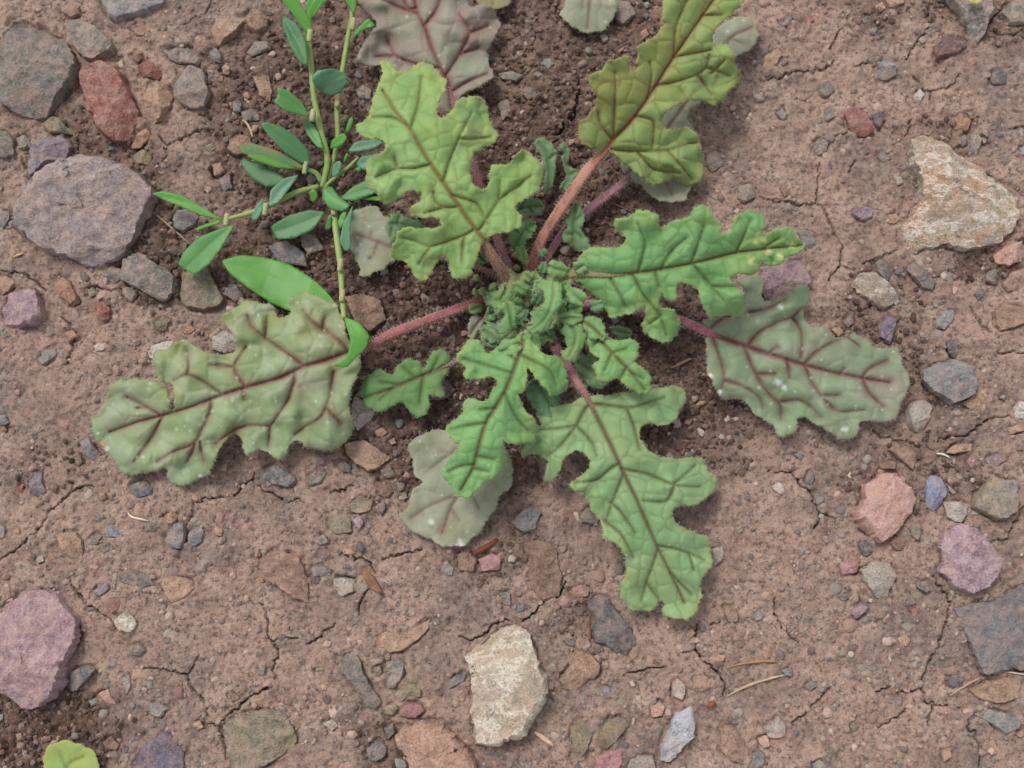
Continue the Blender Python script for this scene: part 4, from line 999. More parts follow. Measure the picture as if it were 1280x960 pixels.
LEAFNO = [0]
def make_leaf(parent, outline, mid, veins=(), zp=((0, 20), (1, 20)), fold=(0, 0), arch=0.0, sty='bright', step=2.0, pucker=1.0, ruffle=4.0,
              cell=15, name='leaf', wid=1.0, hairs=1.0, mat=None, thick=0.0003, spots=None, label=None, tooth=0.9, plain=False, tint=()):
    LEAFNO[0] += 1; seed = 300 + LEAFNO[0] * 13
    rg = np.random.default_rng(seed)
    st = STY[sty] if isinstance(sty, str) else sty
    out = resample(smooth(resample(outline, 3.0), 1), step)
    if tooth and not plain:
        nn = np.roll(out, -1, 0) - np.roll(out, 1, 0); nn = np.stack([nn[:, 1], -nn[:, 0]], 1) / np.maximum(np.hypot(nn[:, 0], nn[:, 1]), 1e-6)[:, None]
        out = out + nn * (1.5 * tooth * (noise2(out[:, 0] / 6, out[:, 1] / 6, seed + 40) + 0.7 * noise2(out[:, 0] / 13, out[:, 1] / 13, seed + 41)))[:, None]
    if tooth: out = out + rg.normal(0, tooth * 0.6, out.shape)
    x0, y0 = out.min(0); x1, y1 = out.max(0)
    gxs = np.arange(x0, x1, step); gys = np.arange(y0, y1, step * 0.87)
    GX, GY = np.meshgrid(gxs, gys); GX = GX + (np.arange(len(gys)) % 2)[:, None] * step * 0.5
    pts = np.stack([GX.ravel(), GY.ravel()], 1) + rg.normal(0, step * 0.08, (GX.size, 2))
    pts = pts[inside(out, pts[:, 0], pts[:, 1])]
    dd, _, _ = seg_dist(pts, out, True); pts = pts[dd > step * 0.55]
    allp = np.vstack([out, pts]); n0 = len(out)
    r = delaunay_2d_cdt([Vector(p) for p in allp], [(i, (i + 1) % n0) for i in range(n0)], [], 1, 1e-4)
    V = np.array([(v.x, v.y) for v in r[0]]); F = np.array([f[::-1] for f in r[2] if len(f) == 3], int)
    mid = smooth(resample(mid, 6, False), 2, False)
    d1, t, side = seg_dist(V, mid)
    de, _, _ = seg_dist(V, out, True)
    d2 = np.full(len(V), 99.0)
    vv = []
    for v in veins:
        dv_, _, _, nv_ = seg_dist(np.array(v[:1]), mid, False, True)
        if dv_[0] < 14: v = np.vstack([nv_, v[1:]]) if dv_[0] < 5 else np.vstack([nv_, v])
        vv.append(smooth(resample(v, 5, False), 2, False))
    for v in vv:
        d, tt, _ = seg_dist(V, v); d2 = np.minimum(d2, d + 0.8 * tt * wid)
    d3 = cells(V + 5 * np.stack([noise2(V[:, 0] / 25, V[:, 1] / 25, seed), noise2(V[:, 0] / 25, V[:, 1] / 25, seed + 3)], 1), cell * 1.35, seed)
    w1, w2 = 2.4 * wid * (1.15 - 0.65 * t), 1.75 * wid
    m1 = np.exp(-(d1 / w1) ** 2); m2 = np.exp(-(d2 / w2) ** 2); m3 = np.exp(-(d3 / (0.95 * wid)) ** 2)
    if plain: m3 = m3 * 0
    # shape: stalk-to-tip curve, fold along the midrib, cross arch, quilted bulges between the veins, wavy margin
    zt = np.interp(t, [k for k, _ in zp], [z for _, z in zp])
    z = zt + np.where(side < 0, fold[0], fold[1]) * d1 - arch * (d1 / 50) ** 2 * 10
    dm = np.minimum(np.minimum(d1, d2), np.where(plain, 99, d3 * 1.5 + 2.6))
    z = z + pucker * 2.7 * (1 - np.exp(-dm / 4.2)) - pucker * (1.1 * m1 + 1.0 * m2)
    if not plain: z = z + pucker * 3.4 * (1 - np.exp(-np.minimum(d1, d2) / 15.0))
    wv = np.clip(d1 / 40, 0, 1.3)
    z = z + ruffle * wv * fbm(V[:, 0] / 34, V[:, 1] / 34, seed + 5, 2) - 1.2 * pucker * np.exp(-de / 3)
    wx, wy = unproject(V[:, 0], V[:, 1], z * MM)
    co = np.stack([wx, wy, z * MM], 1)
    gnd = ground_low(co[:, 0], co[:, 1]) + 0.0012
    low = co[:, 2] < gnd
    if low.any():
        zz = np.maximum(co[:, 2], gnd); wx, wy = unproject(V[:, 0], V[:, 1], zz); co = np.stack([wx, wy, zz], 1)
    # pigment
    nz = 0.5 + 0.5 * fbm(V[:, 0] / 28, V[:, 1] / 28, seed + 9, 3)
    c = st[0] + (st[1] - st[0]) * np.clip(nz, 0, 1)[:, None]
    def lay(c, m, col): return c + (col - c) * np.clip(m, 0, 1)[:, None]
    if not plain: c = lay(c, 0.28 * np.clip(fbm(V[:, 0] / 55, V[:, 1] / 55, seed + 70, 2) * 1.2, 0, 1), st[4])
    for sx, sy, sr, sc, ss in tint:
        c = lay(c, ss * np.exp(-(np.hypot(V[:, 0] - sx, V[:, 1] - sy) / sr) ** 2) * (0.8 + 0.5 * noise2(V[:, 0] / 19, V[:, 1] / 19, seed + 80)), S(*sc))
    c = lay(c, 0.75 * np.exp(-de / 3.2) * (0.6 + 0.5 * noise2(V[:, 0] / 20, V[:, 1] / 20, seed + 2)), st[4])
    c = lay(c, st[6] * m3, st[2])
    c = lay(c, (0.5 if st[7] > .2 else 0.25) * st[5] * np.exp(-(np.minimum(d1, d2) / ((6.5 if st[7] > .2 else 3.2) * wid)) ** 2) * (0.7 + 0.6 * noise2(V[:, 0] / 17, V[:, 1] / 17, seed + 50)), st[2])
    c = lay(c, st[5] * m2, st[2]); c = lay(c, min(1, st[5] * 1.1) * m1, st[3])
    if st[7]:
        kk = rg.choice(len(V), int(len(V) * 0.012 * st[7] * 2)); 
        clump = 0.5 + 0.5 * noise2(V[kk, 0] / 30, V[kk, 1] / 30, seed + 22)
        for q in kk[rg.uniform(0, 1, len(kk)) < clump]:
            d = np.hypot(V[:, 0] - V[q, 0], V[:, 1] - V[q, 1])
            c = lay(c, rg.uniform(.25, .75) * np.exp(-(d / rg.uniform(1.0, 2.0)) ** 2), S(206, 212, 194))
        bl = fbm(V[:, 0] / 16, V[:, 1] / 16, seed + 24, 3)
        c = lay(c, 0.45 * st[7] * np.clip(bl * 1.3, 0, 1), S(184, 190, 172))
    if spots:
        for sx, sy, sr, sc in spots:
            d = np.hypot(V[:, 0] - sx, V[:, 1] - sy) + 0.5 * sr * noise2(V[:, 0] / 3, V[:, 1] / 3, seed + 31)
            c = lay(c, np.clip(1.3 - d / sr, 0, 1), S(*sc))
    root = np.array([*unproject(mid[0, 0], mid[0, 1], zp[0][1] * MM), zp[0][1] * MM])
    me = mesh_np(name, co - root, F, True, c)
    o = link(name, me, mat or M_LEAF, parent)
    o.location = root - np.array(parent.location if parent else (0, 0, 0))
    so = o.modifiers.new('thickness', 'SOLIDIFY'); so.thickness = thick; so.offset = -1
    if label: o['label'] = label
    if hairs:
        hair_mesh(o, root, *margin_hairs(out, z, V, co, n0, hairs, rg))
    return o, co, root

def margin_hairs(out, z, V, co, n0, dens, rg):
    # boundary vertices keep their order in the triangulation
    k = min(n0, len(V)); nrm = np.roll(V[:k], -1, 0) - np.roll(V[:k], 1, 0); nrm = np.stack([nrm[:, 1], -nrm[:, 0]], 1)
    nrm /= np.maximum(np.hypot(nrm[:, 0], nrm[:, 1]), 1e-6)[:, None]
    A = 0.5 * np.sum(V[:k, 0] * np.roll(V[:k, 1], -1) - V[:k, 1] * np.roll(V[:k, 0], -1))
    if A < 0: nrm = -nrm
    m = int(k * 1.0 * dens); i = rg.integers(0, k, m)
    base = co[i]
    d = np.stack([nrm[i, 0], -nrm[i, 1], rg.uniform(-0.2, 0.9, m)], 1) + rg.normal(0, 0.35, (m, 3))
    # and a sparse nap over the face
    m2 = int(len(V) * 0.05 * dens); j = rg.integers(0, len(V), m2)
    base = np.vstack([base, co[j]]); d = np.vstack([d, np.stack([rg.normal(0, .6, m2), rg.normal(0, .6, m2), np.ones(m2)], 1)])
    d /= np.linalg.norm(d, axis=1)[:, None]
    L = np.concatenate([rg.uniform(1.6, 4.6, m), rg.uniform(1.2, 2.6, m2)]) * MM
    return base, d, L
def hair_mesh(parent, root, base, d, L, width=0.000045, col=(226, 228, 210)):
    n = len(base)
    if n == 0: return
    up = np.where(np.abs(d[:, 2:3]) > 0.9, np.array([[1.0, 0, 0]]), np.array([[0, 0, 1.0]]))
    a = np.cross(d, up); a /= np.linalg.norm(a, axis=1)[:, None]; b = np.cross(d, a)
    w = width
    bend = np.array([[0, 0, -0.12]]) * L[:, None]
    p0 = base + a * w; p1 = base - a * w * 0.5 + b * w * 0.87; p2 = base - a * w * 0.5 - b * w * 0.87; p3 = base + d * L[:, None] + bend
    co = np.stack([p0, p1, p2, p3], 1).reshape(-1, 3) - root
    k = np.arange(n)[:, None, None] * 4
    F = (np.array([[[0, 1, 3], [1, 2, 3], [2, 0, 3]]]) + k).reshape(-1, 3)
    me = mesh_np('hairs', co, F, True, np.tile(S(*col), (len(co), 1)))
    o = link('hairs', me, M_HAIR, parent); o['kind'] = 'stuff'
    return o

def make_tube(parent, root, pts, rad, colour, colour2, name='petiole', mat=None, hairs=0.0, groove=0.35, seg=12, seed=1, endcol=None):
    """pts: list of (px, py, height px); rad: radii in px; a stalk with a shallow channel along its upper side"""
    rg = np.random.default_rng(seed)
    P = np.array([[*unproject(x, y, z * MM), z * MM] for x, y, z in pts])
    n = max(6, int(np.linalg.norm(np.diff(P, axis=0), axis=1).sum() / (4 * MM)))
    t = np.linspace(0, 1, len(P)); tt = np.linspace(0, 1, n)
    Q = np.stack([np.interp(tt, t, P[:, k]) for k in range(3)], 1)
    for _ in range(max(1, n // 8)):
        q = Q.copy(); q[1:-1] = .5 * Q[1:-1] + .25 * (Q[:-2] + Q[2:]); Q = q
    R = np.interp(tt, np.linspace(0, 1, len(rad)), rad) * MM * (0.84 if name == 'petiole' else 1) * (1 + 0.05 * rg.normal(size=n))
    tan = np.gradient(Q, axis=0); tan /= np.linalg.norm(tan, axis=1)[:, None]
    sidev = np.cross(tan, np.array([0, 0, 1.0])); sidev /= np.maximum(np.linalg.norm(sidev, axis=1), 1e-6)[:, None]
    upv = np.cross(sidev, tan)
    th = np.linspace(0, 2 * math.pi, seg, endpoint=False)
    prof = 1 - groove * np.exp(-((np.angle(np.exp(1j * (th - math.pi / 2)))) / 0.4) ** 2)
    co = Q[:, None] + (sidev[:, None] * (np.cos(th) * prof)[None, :, None] + upv[:, None] * (np.sin(th) * prof)[None, :, None]) * R[:, None, None]
    str_ = 0.5 + 0.5 * noise2(np.repeat(tt * 7, seg).reshape(n, seg), np.tile(th * 1.6, (n, 1)), seed)
    gr = np.clip((1 - prof) / max(groove, 1e-6), 0, 1)[None]
    mx = np.clip(str_ * 0.8 + gr * 0.25, 0, 1)[..., None]
    c = colour * (1 - mx) + colour2 * mx
    if name == 'petiole':
        dk = np.clip(noise2(np.repeat(tt * n * 0.9, seg).reshape(n, seg), np.tile(th * 2.5, (n, 1)), seed + 60) * 1.5 - 0.3, 0, 0.75)[..., None]
        c = c * (1 - dk) + S(104, 72, 62) * dk
        if endcol is not None:
            e = np.clip((tt - 0.58) / 0.4, 0, 1)[:, None, None]; c = c * (1 - e) + endcol * e
    F = []
    for i in range(n - 1):
        for j in range(seg):
            F.append((i * seg + j, i * seg + (j + 1) % seg, (i + 1) * seg + (j + 1) % seg, (i + 1) * seg + j))
    cap0 = len(co.reshape(-1, 3))
    allco = np.vstack([co.reshape(-1, 3), Q[:1], Q[-1:]])
    cc = np.vstack([c.reshape(-1, 3), c[0, :1], c[-1, :1]])
    for j in range(seg):
        F.append((cap0, (j + 1) % seg, j, j)); 
        F.append((cap0 + 1, (n - 1) * seg + j, (n - 1) * seg + (j + 1) % seg, (n - 1) * seg + (j + 1) % seg))
    quads = [f for f in F if len(set(f)) == 4]; tris = [f[:3] for f in F if len(set(f)) == 3]
    me = bpy.data.meshes.new(name)
    me.from_pydata((allco - root).tolist(), [], [tuple(int(v) for v in f) for f in quads + tris])
    me.polygons.foreach_set('use_smooth', np.ones(len(me.polygons), bool))
    at = me.color_attributes.new('pigment', 'FLOAT_COLOR', 'POINT')
    c4 = np.ones((len(allco), 4), np.float32); c4[:, :3] = cc; at.data.foreach_set('color', c4.ravel())
    bm = bmesh.new(); bm.from_mesh(me); bmesh.ops.recalc_face_normals(bm, faces=bm.faces[:]); bm.to_mesh(me); bm.free()
    o = link(name, me, mat or M_STEM, parent)
    if hairs:
        m = int(n * 5 * hairs); i = rg.integers(0, n, m); j = rg.integers(0, seg, m)
        base = co[i, j]; d = base - Q[i]; d /= np.linalg.norm(d, axis=1)[:, None]; d = d + rg.normal(0, .35, d.shape); d /= np.linalg.norm(d, axis=1)[:, None]
        h = (base, d, rg.uniform(3.0, 6.0, m) * MM)
        return o, h
    return o, None

# ------------------------------------------------------------------ the lobed rosette
HEART = (652, 372)
hx, hy, hz = on_ground(np.array([HEART[0]]), np.array([HEART[1]]))
rosette = bpy.data.objects.new('rosette_plant', None); COL.objects.link(rosette)
rosette.location = (float(hx[0]), float(hy[0]), float(hz[0])); rosette.empty_display_size = 0.02
tag(rosette, 'hairy rosette plant with lobed green and red-veined leaves spreading on soil', 'plant')
bpy.context.view_layer.update()
HR, HR2 = S(136, 70, 76), S(168, 108, 108)       # leafstalk reds
def leaf_with_stalk(stalk, rads, cols, **kw):
    o, co, root = make_leaf(rosette, **kw)
    if stalk:
        s, h = make_tube(o, root, stalk, rads, cols[0], cols[1], hairs=3.4, seed=LEAFNO[0], endcol=STY[kw.get('sty', 'bright')][3])
        if h: hair_mesh(o, root, *h)
    return o

# long red-veined leaf
leaf_with_stalk([(630, 366, 12), (590, 380, 20), (540, 398, 30), (490, 417, 34), (455, 436, 32), (420, 452, 30)], [7.5, 7, 7.5, 8, 6, 2], (HR, HR2),
  outline=T('1','1075,270 1060,225 1040,160 1025,125 985,115 940,95 905,80 870,95 835,95 830,125 845,165 815,182 795,185 785,150 770,125 735,125 700,120 660,105 630,135 600,155 570,165 575,195 600,235 620,275 630,305 615,325 570,330 520,325 480,305 440,280 410,268 380,290 330,310 290,325 290,370 300,405 320,440 345,448 366,446 378,490 383,548 364,552 358,505 342,458 300,440 265,430 210,425 150,430 115,455 105,500 85,550 50,575 45,600 55,650 75,690 100,720 125,735 145,770 165,805 210,822 260,805 310,795 345,785 355,820 370,845 400,860 440,848 480,825 520,815 535,770 550,720 575,680 610,650 640,650 655,685 658,735 690,715 730,715 755,725 790,755 820,740 835,700 850,675 880,680 915,705 960,710 1010,718 1050,690 1090,650 1100,615 1085,570 1080,510 1090,460 1115,410 1130,365 1120,330'),
  mid=T('1','1150,300 1075,320 980,355 900,375 800,425 670,460 560,495 430,545 325,575 230,600 120,640'),
  veins=[T('1',s) for s in ('1065,300 1020,260 970,230 930,200 895,155','970,230 980,180','895,372 830,325 740,265 690,220 670,175','740,265 750,180','660,455 610,380 665,300','610,380 520,370','570,490 500,440 430,405 375,435','430,405 440,370 430,320','325,575 270,540 190,500','335,580 290,660 215,760','530,535 490,630 460,690 380,715 310,760','865,420 830,520 760,620 690,610 620,625 540,690','760,620 755,700','1015,400 1000,500 970,580 900,620 860,650','990,550 1045,610','650,475 660,510','270,540 230,545','460,690 430,760','480,680 495,760')],
  zp=((0, 34), (.35, 42), (.7, 32), (1, 12)), fold=(0.10, 0.12), arch=.5, sty='red', ruffle=10, cell=24, pucker=1.6,
  tint=[(320, 400, 45, (138, 142, 74), .5), (390, 400, 40, (140, 140, 78), .4), (230, 455, 40, (146, 152, 90), .4), (150, 520, 40, (150, 150, 128), .5), (430, 500, 40, (140, 142, 114), .4), (380, 480, 30, (148, 128, 106), .35), (250, 560, 40, (128, 156, 112), .5)],
  spots=[(128, 556, 5, (196, 130, 100)), (132, 562, 4, (222, 214, 200)), (214, 500, 3, (220, 214, 180)), (250, 595, 3, (210, 214, 196))], label='long red-veined grey-green leaf with wavy lobes and a tear')
# tall lobed leaf raised towards the camera
leaf_with_stalk([(650, 372, 20), (632, 345, 50), (612, 315, 80), (595, 290, 98), (570, 255, 104)], [8, 8.5, 8, 6, 2], (S(136, 92, 78), S(160, 128, 104)),
  outline=T('2','570,770 600,762 650,745 690,735 705,705 690,680 665,655 700,630 765,600 775,560 785,525 775,495 740,470 705,440 675,460 650,495 615,500 585,495 578,530 575,570 545,595 520,575 505,530 505,490 515,455 560,430 600,410 612,385 600,365 575,345 572,300 565,270 535,235 490,240 455,255 440,290 415,320 390,325 380,300 385,270 400,235 410,215 415,180 395,160 370,150 365,120 340,110 310,110 290,130 275,150 250,155 225,140 205,115 180,105 155,105 165,130 175,155 165,190 145,225 130,270 120,310 105,335 75,345 80,380 100,395 150,400 185,410 180,440 165,455 130,470 110,490 115,520 110,560 120,590 155,605 170,640 190,650 220,635 240,615 265,600 300,590 325,605 320,635 290,655 275,675 280,690 320,700 360,695 385,700 400,725 370,740 320,735 270,730 230,745 225,770 215,800 200,825 215,850 255,860 275,880 290,915 310,935 335,930 360,900 375,870 395,840 415,845 425,870 420,890 440,925 480,930 510,910 520,870 530,830 545,800'),
  mid=T('2','560,785 500,710 460,650 400,560 350,490 310,420 275,355 230,310 200,260 175,220'),
  veins=[T('2',s) for s in ('290,360 310,270 315,220 320,170','405,560 430,470 460,400 510,300','460,400 530,400 580,395','545,735 610,630 690,570 730,540','610,630 615,560','350,500 290,515 230,510 150,545','230,510 220,470','270,350 220,320 140,320','455,660 400,660 370,640 365,600','400,660 330,680','520,740 480,765 400,790 350,810 290,780 250,770','350,810 310,870','480,765 470,870','440,610 530,640 570,720')],
  zp=((0, 98), (.35, 118), (.7, 128), (1, 118)), fold=(-.05, -.08), arch=.9, sty='tall', ruffle=9, cell=15, pucker=1.5)
# folded lobed leaf at the top
leaf_with_stalk([(660, 345, 16), (676, 300, 30), (705, 255, 46), (735, 212, 60), (760, 183, 66), (785, 150, 66)], [8, 8.5, 8.5, 8.5, 7, 2], (S(156, 90, 84), S(184, 136, 112)),
  outline=T('3','385,605 430,640 480,680 530,720 570,745 620,722 660,725 700,745 740,735 765,700 770,650 760,600 750,550 725,515 690,515 640,520 605,505 595,480 620,450 650,430 690,405 730,400 770,410 815,425 845,400 870,360 905,330 915,295 895,255 885,205 865,180 820,180 800,175 800,140 820,105 860,75 900,40 935,0 960,-60 900,-120 800,-140 700,-120 620,-60 597,0 600,60 605,100 580,140 540,165 505,180 500,220 505,260 490,290 470,290 465,250 465,215 440,225 425,235 395,235 370,250 365,285 330,290 308,310 320,345 340,385 330,430 300,470 270,480 262,520 265,560 300,585 330,590 350,610'),
  mid=T('3','370,608 410,550 470,490 530,410 575,340 630,250 700,150 790,20 850,-60'),
  veins=[T('3',s) for s in ('400,555 410,420 415,340 410,290','395,555 350,500 345,450','540,395 560,300 550,250','640,225 650,130 670,60 700,0','580,345 650,330 740,300 780,270 790,220','740,300 800,380','780,270 870,300','500,470 570,480 565,560 560,600','400,600 500,605 625,605 680,580 740,570','625,605 720,720','500,605 560,680 670,690','645,230 740,210 800,200','760,60 840,60','800,290 850,240')],
  zp=((0, 66), (.3, 84), (.7, 100), (1, 96)), fold=(.75, -.22), arch=.5, tint=[(760, 130, 40, (146, 144, 66), .4), (830, 60, 40, (146, 138, 72), .5), (850, 190, 40, (118, 152, 92), .6), (880, 90, 30, (116, 152, 96), .5)], sty='folded', ruffle=8, cell=19, pucker=1.5, label='raised lobed leaf with one side folded upwards')
# pale leaf beneath it
leaf_with_stalk([(675, 335, 8), (705, 288, 12), (735, 262, 16), (765, 240, 20), (782, 226, 20), (800, 212, 18)], [6, 6, 6, 6.5, 5, 2], (S(160, 98, 112), S(178, 130, 140)),
  outline=T('3','440,690 480,720 520,740 560,790 620,810 695,805 710,750 760,700 740,560 700,470 720,430 800,380 880,260 900,220 960,200 990,150 980,80 900,60 800,130 700,250 600,380 500,520 440,640'),
  mid=T('3','440,720 560,600 720,380 870,150 960,110'), veins=[T('3',s) for s in ('870,150 930,180','840,200 900,130','600,550 680,560','560,600 640,780')],
  zp=((0, 20), (.3, 22), (1, 12)), sty='pale', ruffle=4, cell=20, pucker=.8)
# purple-veined leaf on the right
leaf_with_stalk([(700, 378, 14), (770, 382, 16), (830, 394, 22), (860, 404, 26), (885, 417, 26), (915, 427, 24)], [6.5, 6.5, 6.5, 7, 6.5, 2], (S(160, 80, 98), S(182, 118, 130)),
  outline=T('5','240,265 215,230 260,215 330,220 380,200 410,180 420,110 400,60 360,40 420,20 490,20 510,50 495,110 510,140 560,130 620,105 650,75 690,55 725,70 720,110 715,150 695,190 700,230 740,260 790,255 815,290 855,310 900,300 930,285 960,310 1000,325 1010,350 1060,360 1120,350 1150,380 1165,430 1190,490 1200,530 1180,580 1150,620 1140,680 1100,710 1040,705 980,700 955,710 960,740 940,775 890,790 850,785 810,750 760,720 700,685 670,680 660,720 665,760 620,775 575,770 550,730 510,695 465,670 440,620 390,600 340,605 310,600 280,560 260,510 240,470 235,400 235,330'),
  mid=T('5','235,285 310,310 420,350 530,385 690,435 820,470 970,500 1100,520'),
  veins=[T('5',s) for s in ('430,345 480,285 560,240 640,215','640,215 680,260 690,340 680,410','640,215 690,170','700,430 740,385 830,330 900,305','900,305 960,350','970,495 990,460 1050,430 1090,415','970,510 1000,570 1070,635','410,360 450,440 500,530 540,590 590,620 590,690','590,610 680,600 740,640 770,680','700,440 730,520 790,600 850,660 980,650','790,580 860,580','260,300 300,400 325,490 310,550','325,510 420,540 490,590 505,640','245,270 290,230 340,210','440,190 520,175 610,130','530,385 570,355','615,420 630,500','870,480 885,455','480,480 560,480')],
  zp=((0, 26), (.4, 34), (.75, 28), (1, 20)), fold=(.02, .03), arch=.4, sty='rpurple', ruffle=8, cell=26, pucker=1.3,
  tint=[(1110, 480, 40, (148, 132, 124), .6), (1000, 440, 40, (140, 132, 118), .45), (960, 500, 40, (116, 146, 106), .4), (930, 390, 30, (130, 142, 118), .4)],
  spots=[(888, 471, 4, (226, 214, 206)), (900, 490, 2.6, (226, 226, 220)), (976, 384, 4, (206, 206, 196)), (1057, 536, 5, (206, 208, 198)), (972, 478, 5, (190, 198, 188)), (980, 484, 4, (190, 198, 188))], label='flat grey-green leaf with dark purple veins')
# downward lobed leaf
leaf_with_stalk([(668, 385, 26), (685, 418, 34), (702, 447, 42), (720, 476, 48), (732, 493, 50), (752, 530, 48)], [7.5, 8, 7.8, 7, 5, 2], (S(146, 84, 92), S(176, 122, 122)),
  outline=T('6','680,195 720,190 790,180 870,175 930,160 975,170 980,210 960,240 940,280 900,290 860,285 835,295 830,330 850,370 900,395 950,400 1000,395 1035,395 1050,430 1080,465 1080,500 1050,520 1020,550 970,550 935,560 935,590 960,620 1010,640 1050,650 1060,690 1070,740 1040,770 1025,810 1035,850 1010,900 985,920 940,920 905,905 905,870 895,850 885,880 850,895 800,890 765,850 765,810 785,770 780,710 760,680 740,665 705,660 710,625 700,590 680,575 665,540 650,515 615,500 600,480 625,460 660,440 670,410 650,380 620,370 590,390 570,440 550,470 515,470 525,430 530,400 500,380 470,385 450,400 445,370 460,345 490,310 510,290 490,250 530,230 580,225 620,215 640,200'),
  mid=T('6','655,190 690,260 740,360 775,440 820,530 885,680 930,770 975,865'),
  veins=[T('6',s) for s in ('885,690 880,720 850,800 835,860','685,220 760,230 800,235 870,210 910,200','790,240 810,290 830,370','775,430 850,445 940,485 1030,490','940,480 1010,420','940,490 920,540 840,535','885,680 950,690 990,705 1040,725','990,705 1005,760','770,450 740,540 720,600','740,425 690,470 620,475','655,230 625,290 570,360 530,390','625,290 680,350 690,390','625,290 560,300 500,305','715,600 770,640 810,720','850,800 890,850','930,770 1000,840','735,540 770,570 815,640')],
  zp=((0, 50), (.3, 58), (.7, 48), (1, 26)), fold=(-.06, -.06), arch=.6, sty='lower', ruffle=8, cell=17, pucker=1.35, label='large yellow-green lobed leaf with brown midrib and notched tip')
# bright young leaf over the lower pale one
leaf_with_stalk([(655, 400, 50), (655, 420, 62), (652, 432, 70), (640, 470, 78)], [7, 6, 5, 2], (S(122, 140, 78), S(120, 100, 70)),
  outline=T('6','430,10 390,10 350,50 335,60 310,10 280,5 240,50 235,80 260,100 260,140 300,140 345,130 370,150 350,180 330,215 300,210 275,200 255,215 260,250 220,275 195,300 210,325 240,350 240,370 210,400 190,430 190,460 220,490 230,525 270,525 310,500 330,470 365,460 395,430 390,370 385,330 400,350 440,355 490,340 500,300 490,270 465,250 450,215 430,190 460,180 470,130 465,100 490,140 520,165 540,200 580,185 600,160 590,110 585,80 550,60 520,60 500,40 480,0 455,-25'),
  mid=T('6','455,0 440,60 400,170 370,220 330,280 310,350 290,430 250,500'),
  veins=[T('6',s) for s in ('415,120 330,95 260,75','440,60 480,80 540,110 560,160','400,190 430,270 470,310','335,285 280,290 220,300','290,430 340,440','300,420 250,420 210,440','360,235 310,240','300,390 360,400','430,80 380,40')],
  zp=((0, 72), (.3, 88), (.7, 92), (1, 76)), fold=(-.1, -.1), arch=1.2, sty='bright', ruffle=10, cell=13, pucker=1.5, label='bright green crinkled lobed leaf overhanging a pale leaf')
# pale lower leaf
leaf_with_stalk([(640, 420, 8), (625, 480, 10), (610, 530, 12), (590, 570, 12)], [6, 6, 5, 2], (S(128, 84, 84), S(150, 112, 108)),
  outline=T('6','75,350 120,320 180,303 230,310 330,320 400,370 420,430 415,490 380,515 365,560 325,610 300,650 260,685 230,680 195,688 150,660 90,630 45,585 80,550 90,505 128,478 130,468 100,460 95,420 85,380'),
  mid=T('6','360,330 300,430 215,560 190,640'), veins=[T('6',s) for s in ('270,350 225,375 140,440','225,520 150,550 90,590','300,430 190,370','285,510 310,560','215,560 245,600')],
  zp=((0, 12), (.5, 16), (1, 10)), sty='pale', ruffle=4, cell=24, pucker=.8, spots=[(539, 652, 4, (206, 206, 190)), (551, 662, 5, (160, 120, 104)), (575, 680, 6, (204, 200, 190)), (520, 606, 3, (216, 216, 190))], label='pale greyish old leaf with a torn edge')
# bright leaf pointing right, upper side folded
leaf_with_stalk([(665, 372, 50), (690, 350, 70), (718, 341, 84), (760, 344, 92), (810, 338, 96)], [7, 6.5, 6, 5, 2], (S(122, 138, 78), S(128, 96, 74)),
  outline=T('4','440,260 455,225 500,190 540,190 600,195 620,160 580,120 575,90 620,95 660,65 700,60 735,85 730,140 750,115 800,95 840,90 850,60 880,45 915,60 925,95 955,110 945,155 980,130 1010,75 1060,60 1100,80 1105,130 1090,160 1130,130 1190,120 1220,160 1245,190 1210,215 1170,225 1160,255 1120,260 1085,240 1085,270 1060,290 1000,285 980,300 1000,330 1030,350 1030,400 1020,435 960,430 910,440 890,400 875,350 840,320 800,315 790,340 800,370 770,385 740,350 730,370 740,400 780,410 805,440 800,490 770,525 730,525 690,495 670,465 690,430 690,395 650,420 600,430 560,440 545,400 520,370 480,340 440,300'),
  mid=T('4','440,285 560,292 700,275 850,248 1000,210 1080,200 1230,185'),
  veins=[T('4',s) for s in ('640,285 680,360 740,430 760,500','850,250 900,310 960,380','920,330 1000,330','845,250 870,180 890,120','1000,205 1030,150 1050,100','720,280 735,330','660,275 690,180 660,110','560,292 600,360 620,400','740,268 780,200 830,160','1090,198 1150,160','1100,200 1130,240','740,430 700,460')],
  zp=((0, 80), (.3, 100), (.7, 112), (1, 100)), fold=(.5, -.2), arch=.7, sty='bright', ruffle=10, cell=14, pucker=1.5,
  spots=[(946, 302, 5, (206, 206, 120)), (938, 325, 5, (212, 206, 140)), (955, 300, 4, (200, 206, 120)), (990, 305, 5, (196, 206, 124)), (975, 322, 5, (200, 208, 120)), (960, 315, 4, (206, 200, 150))], label='bright green lobed leaf with yellow-spotted tip')
# small leaf under it
leaf_with_stalk([(668, 385, 50), (700, 395, 62), (735, 405, 72), (760, 430, 76)], [6, 5, 4, 2], (S(122, 146, 80), S(110, 104, 66)),
  outline=T('4','470,440 520,440 545,480 560,510 600,515 640,505 670,530 660,580 640,590 680,610 710,650 705,690 670,705 620,680 590,650 560,660 520,660 505,600 530,580 500,560 480,520'),
  mid=T('4','485,450 520,505 570,560 640,630 685,690'), veins=[T('4',s) for s in ('570,560 620,545','570,560 545,620','620,610 600,650','640,630 680,650','525,510 500,540')],
  zp=((0, 72), (.5, 86), (1, 72)), fold=(-.15, -.15), arch=1.0, sty='bright', ruffle=8, cell=12, pucker=1.4)
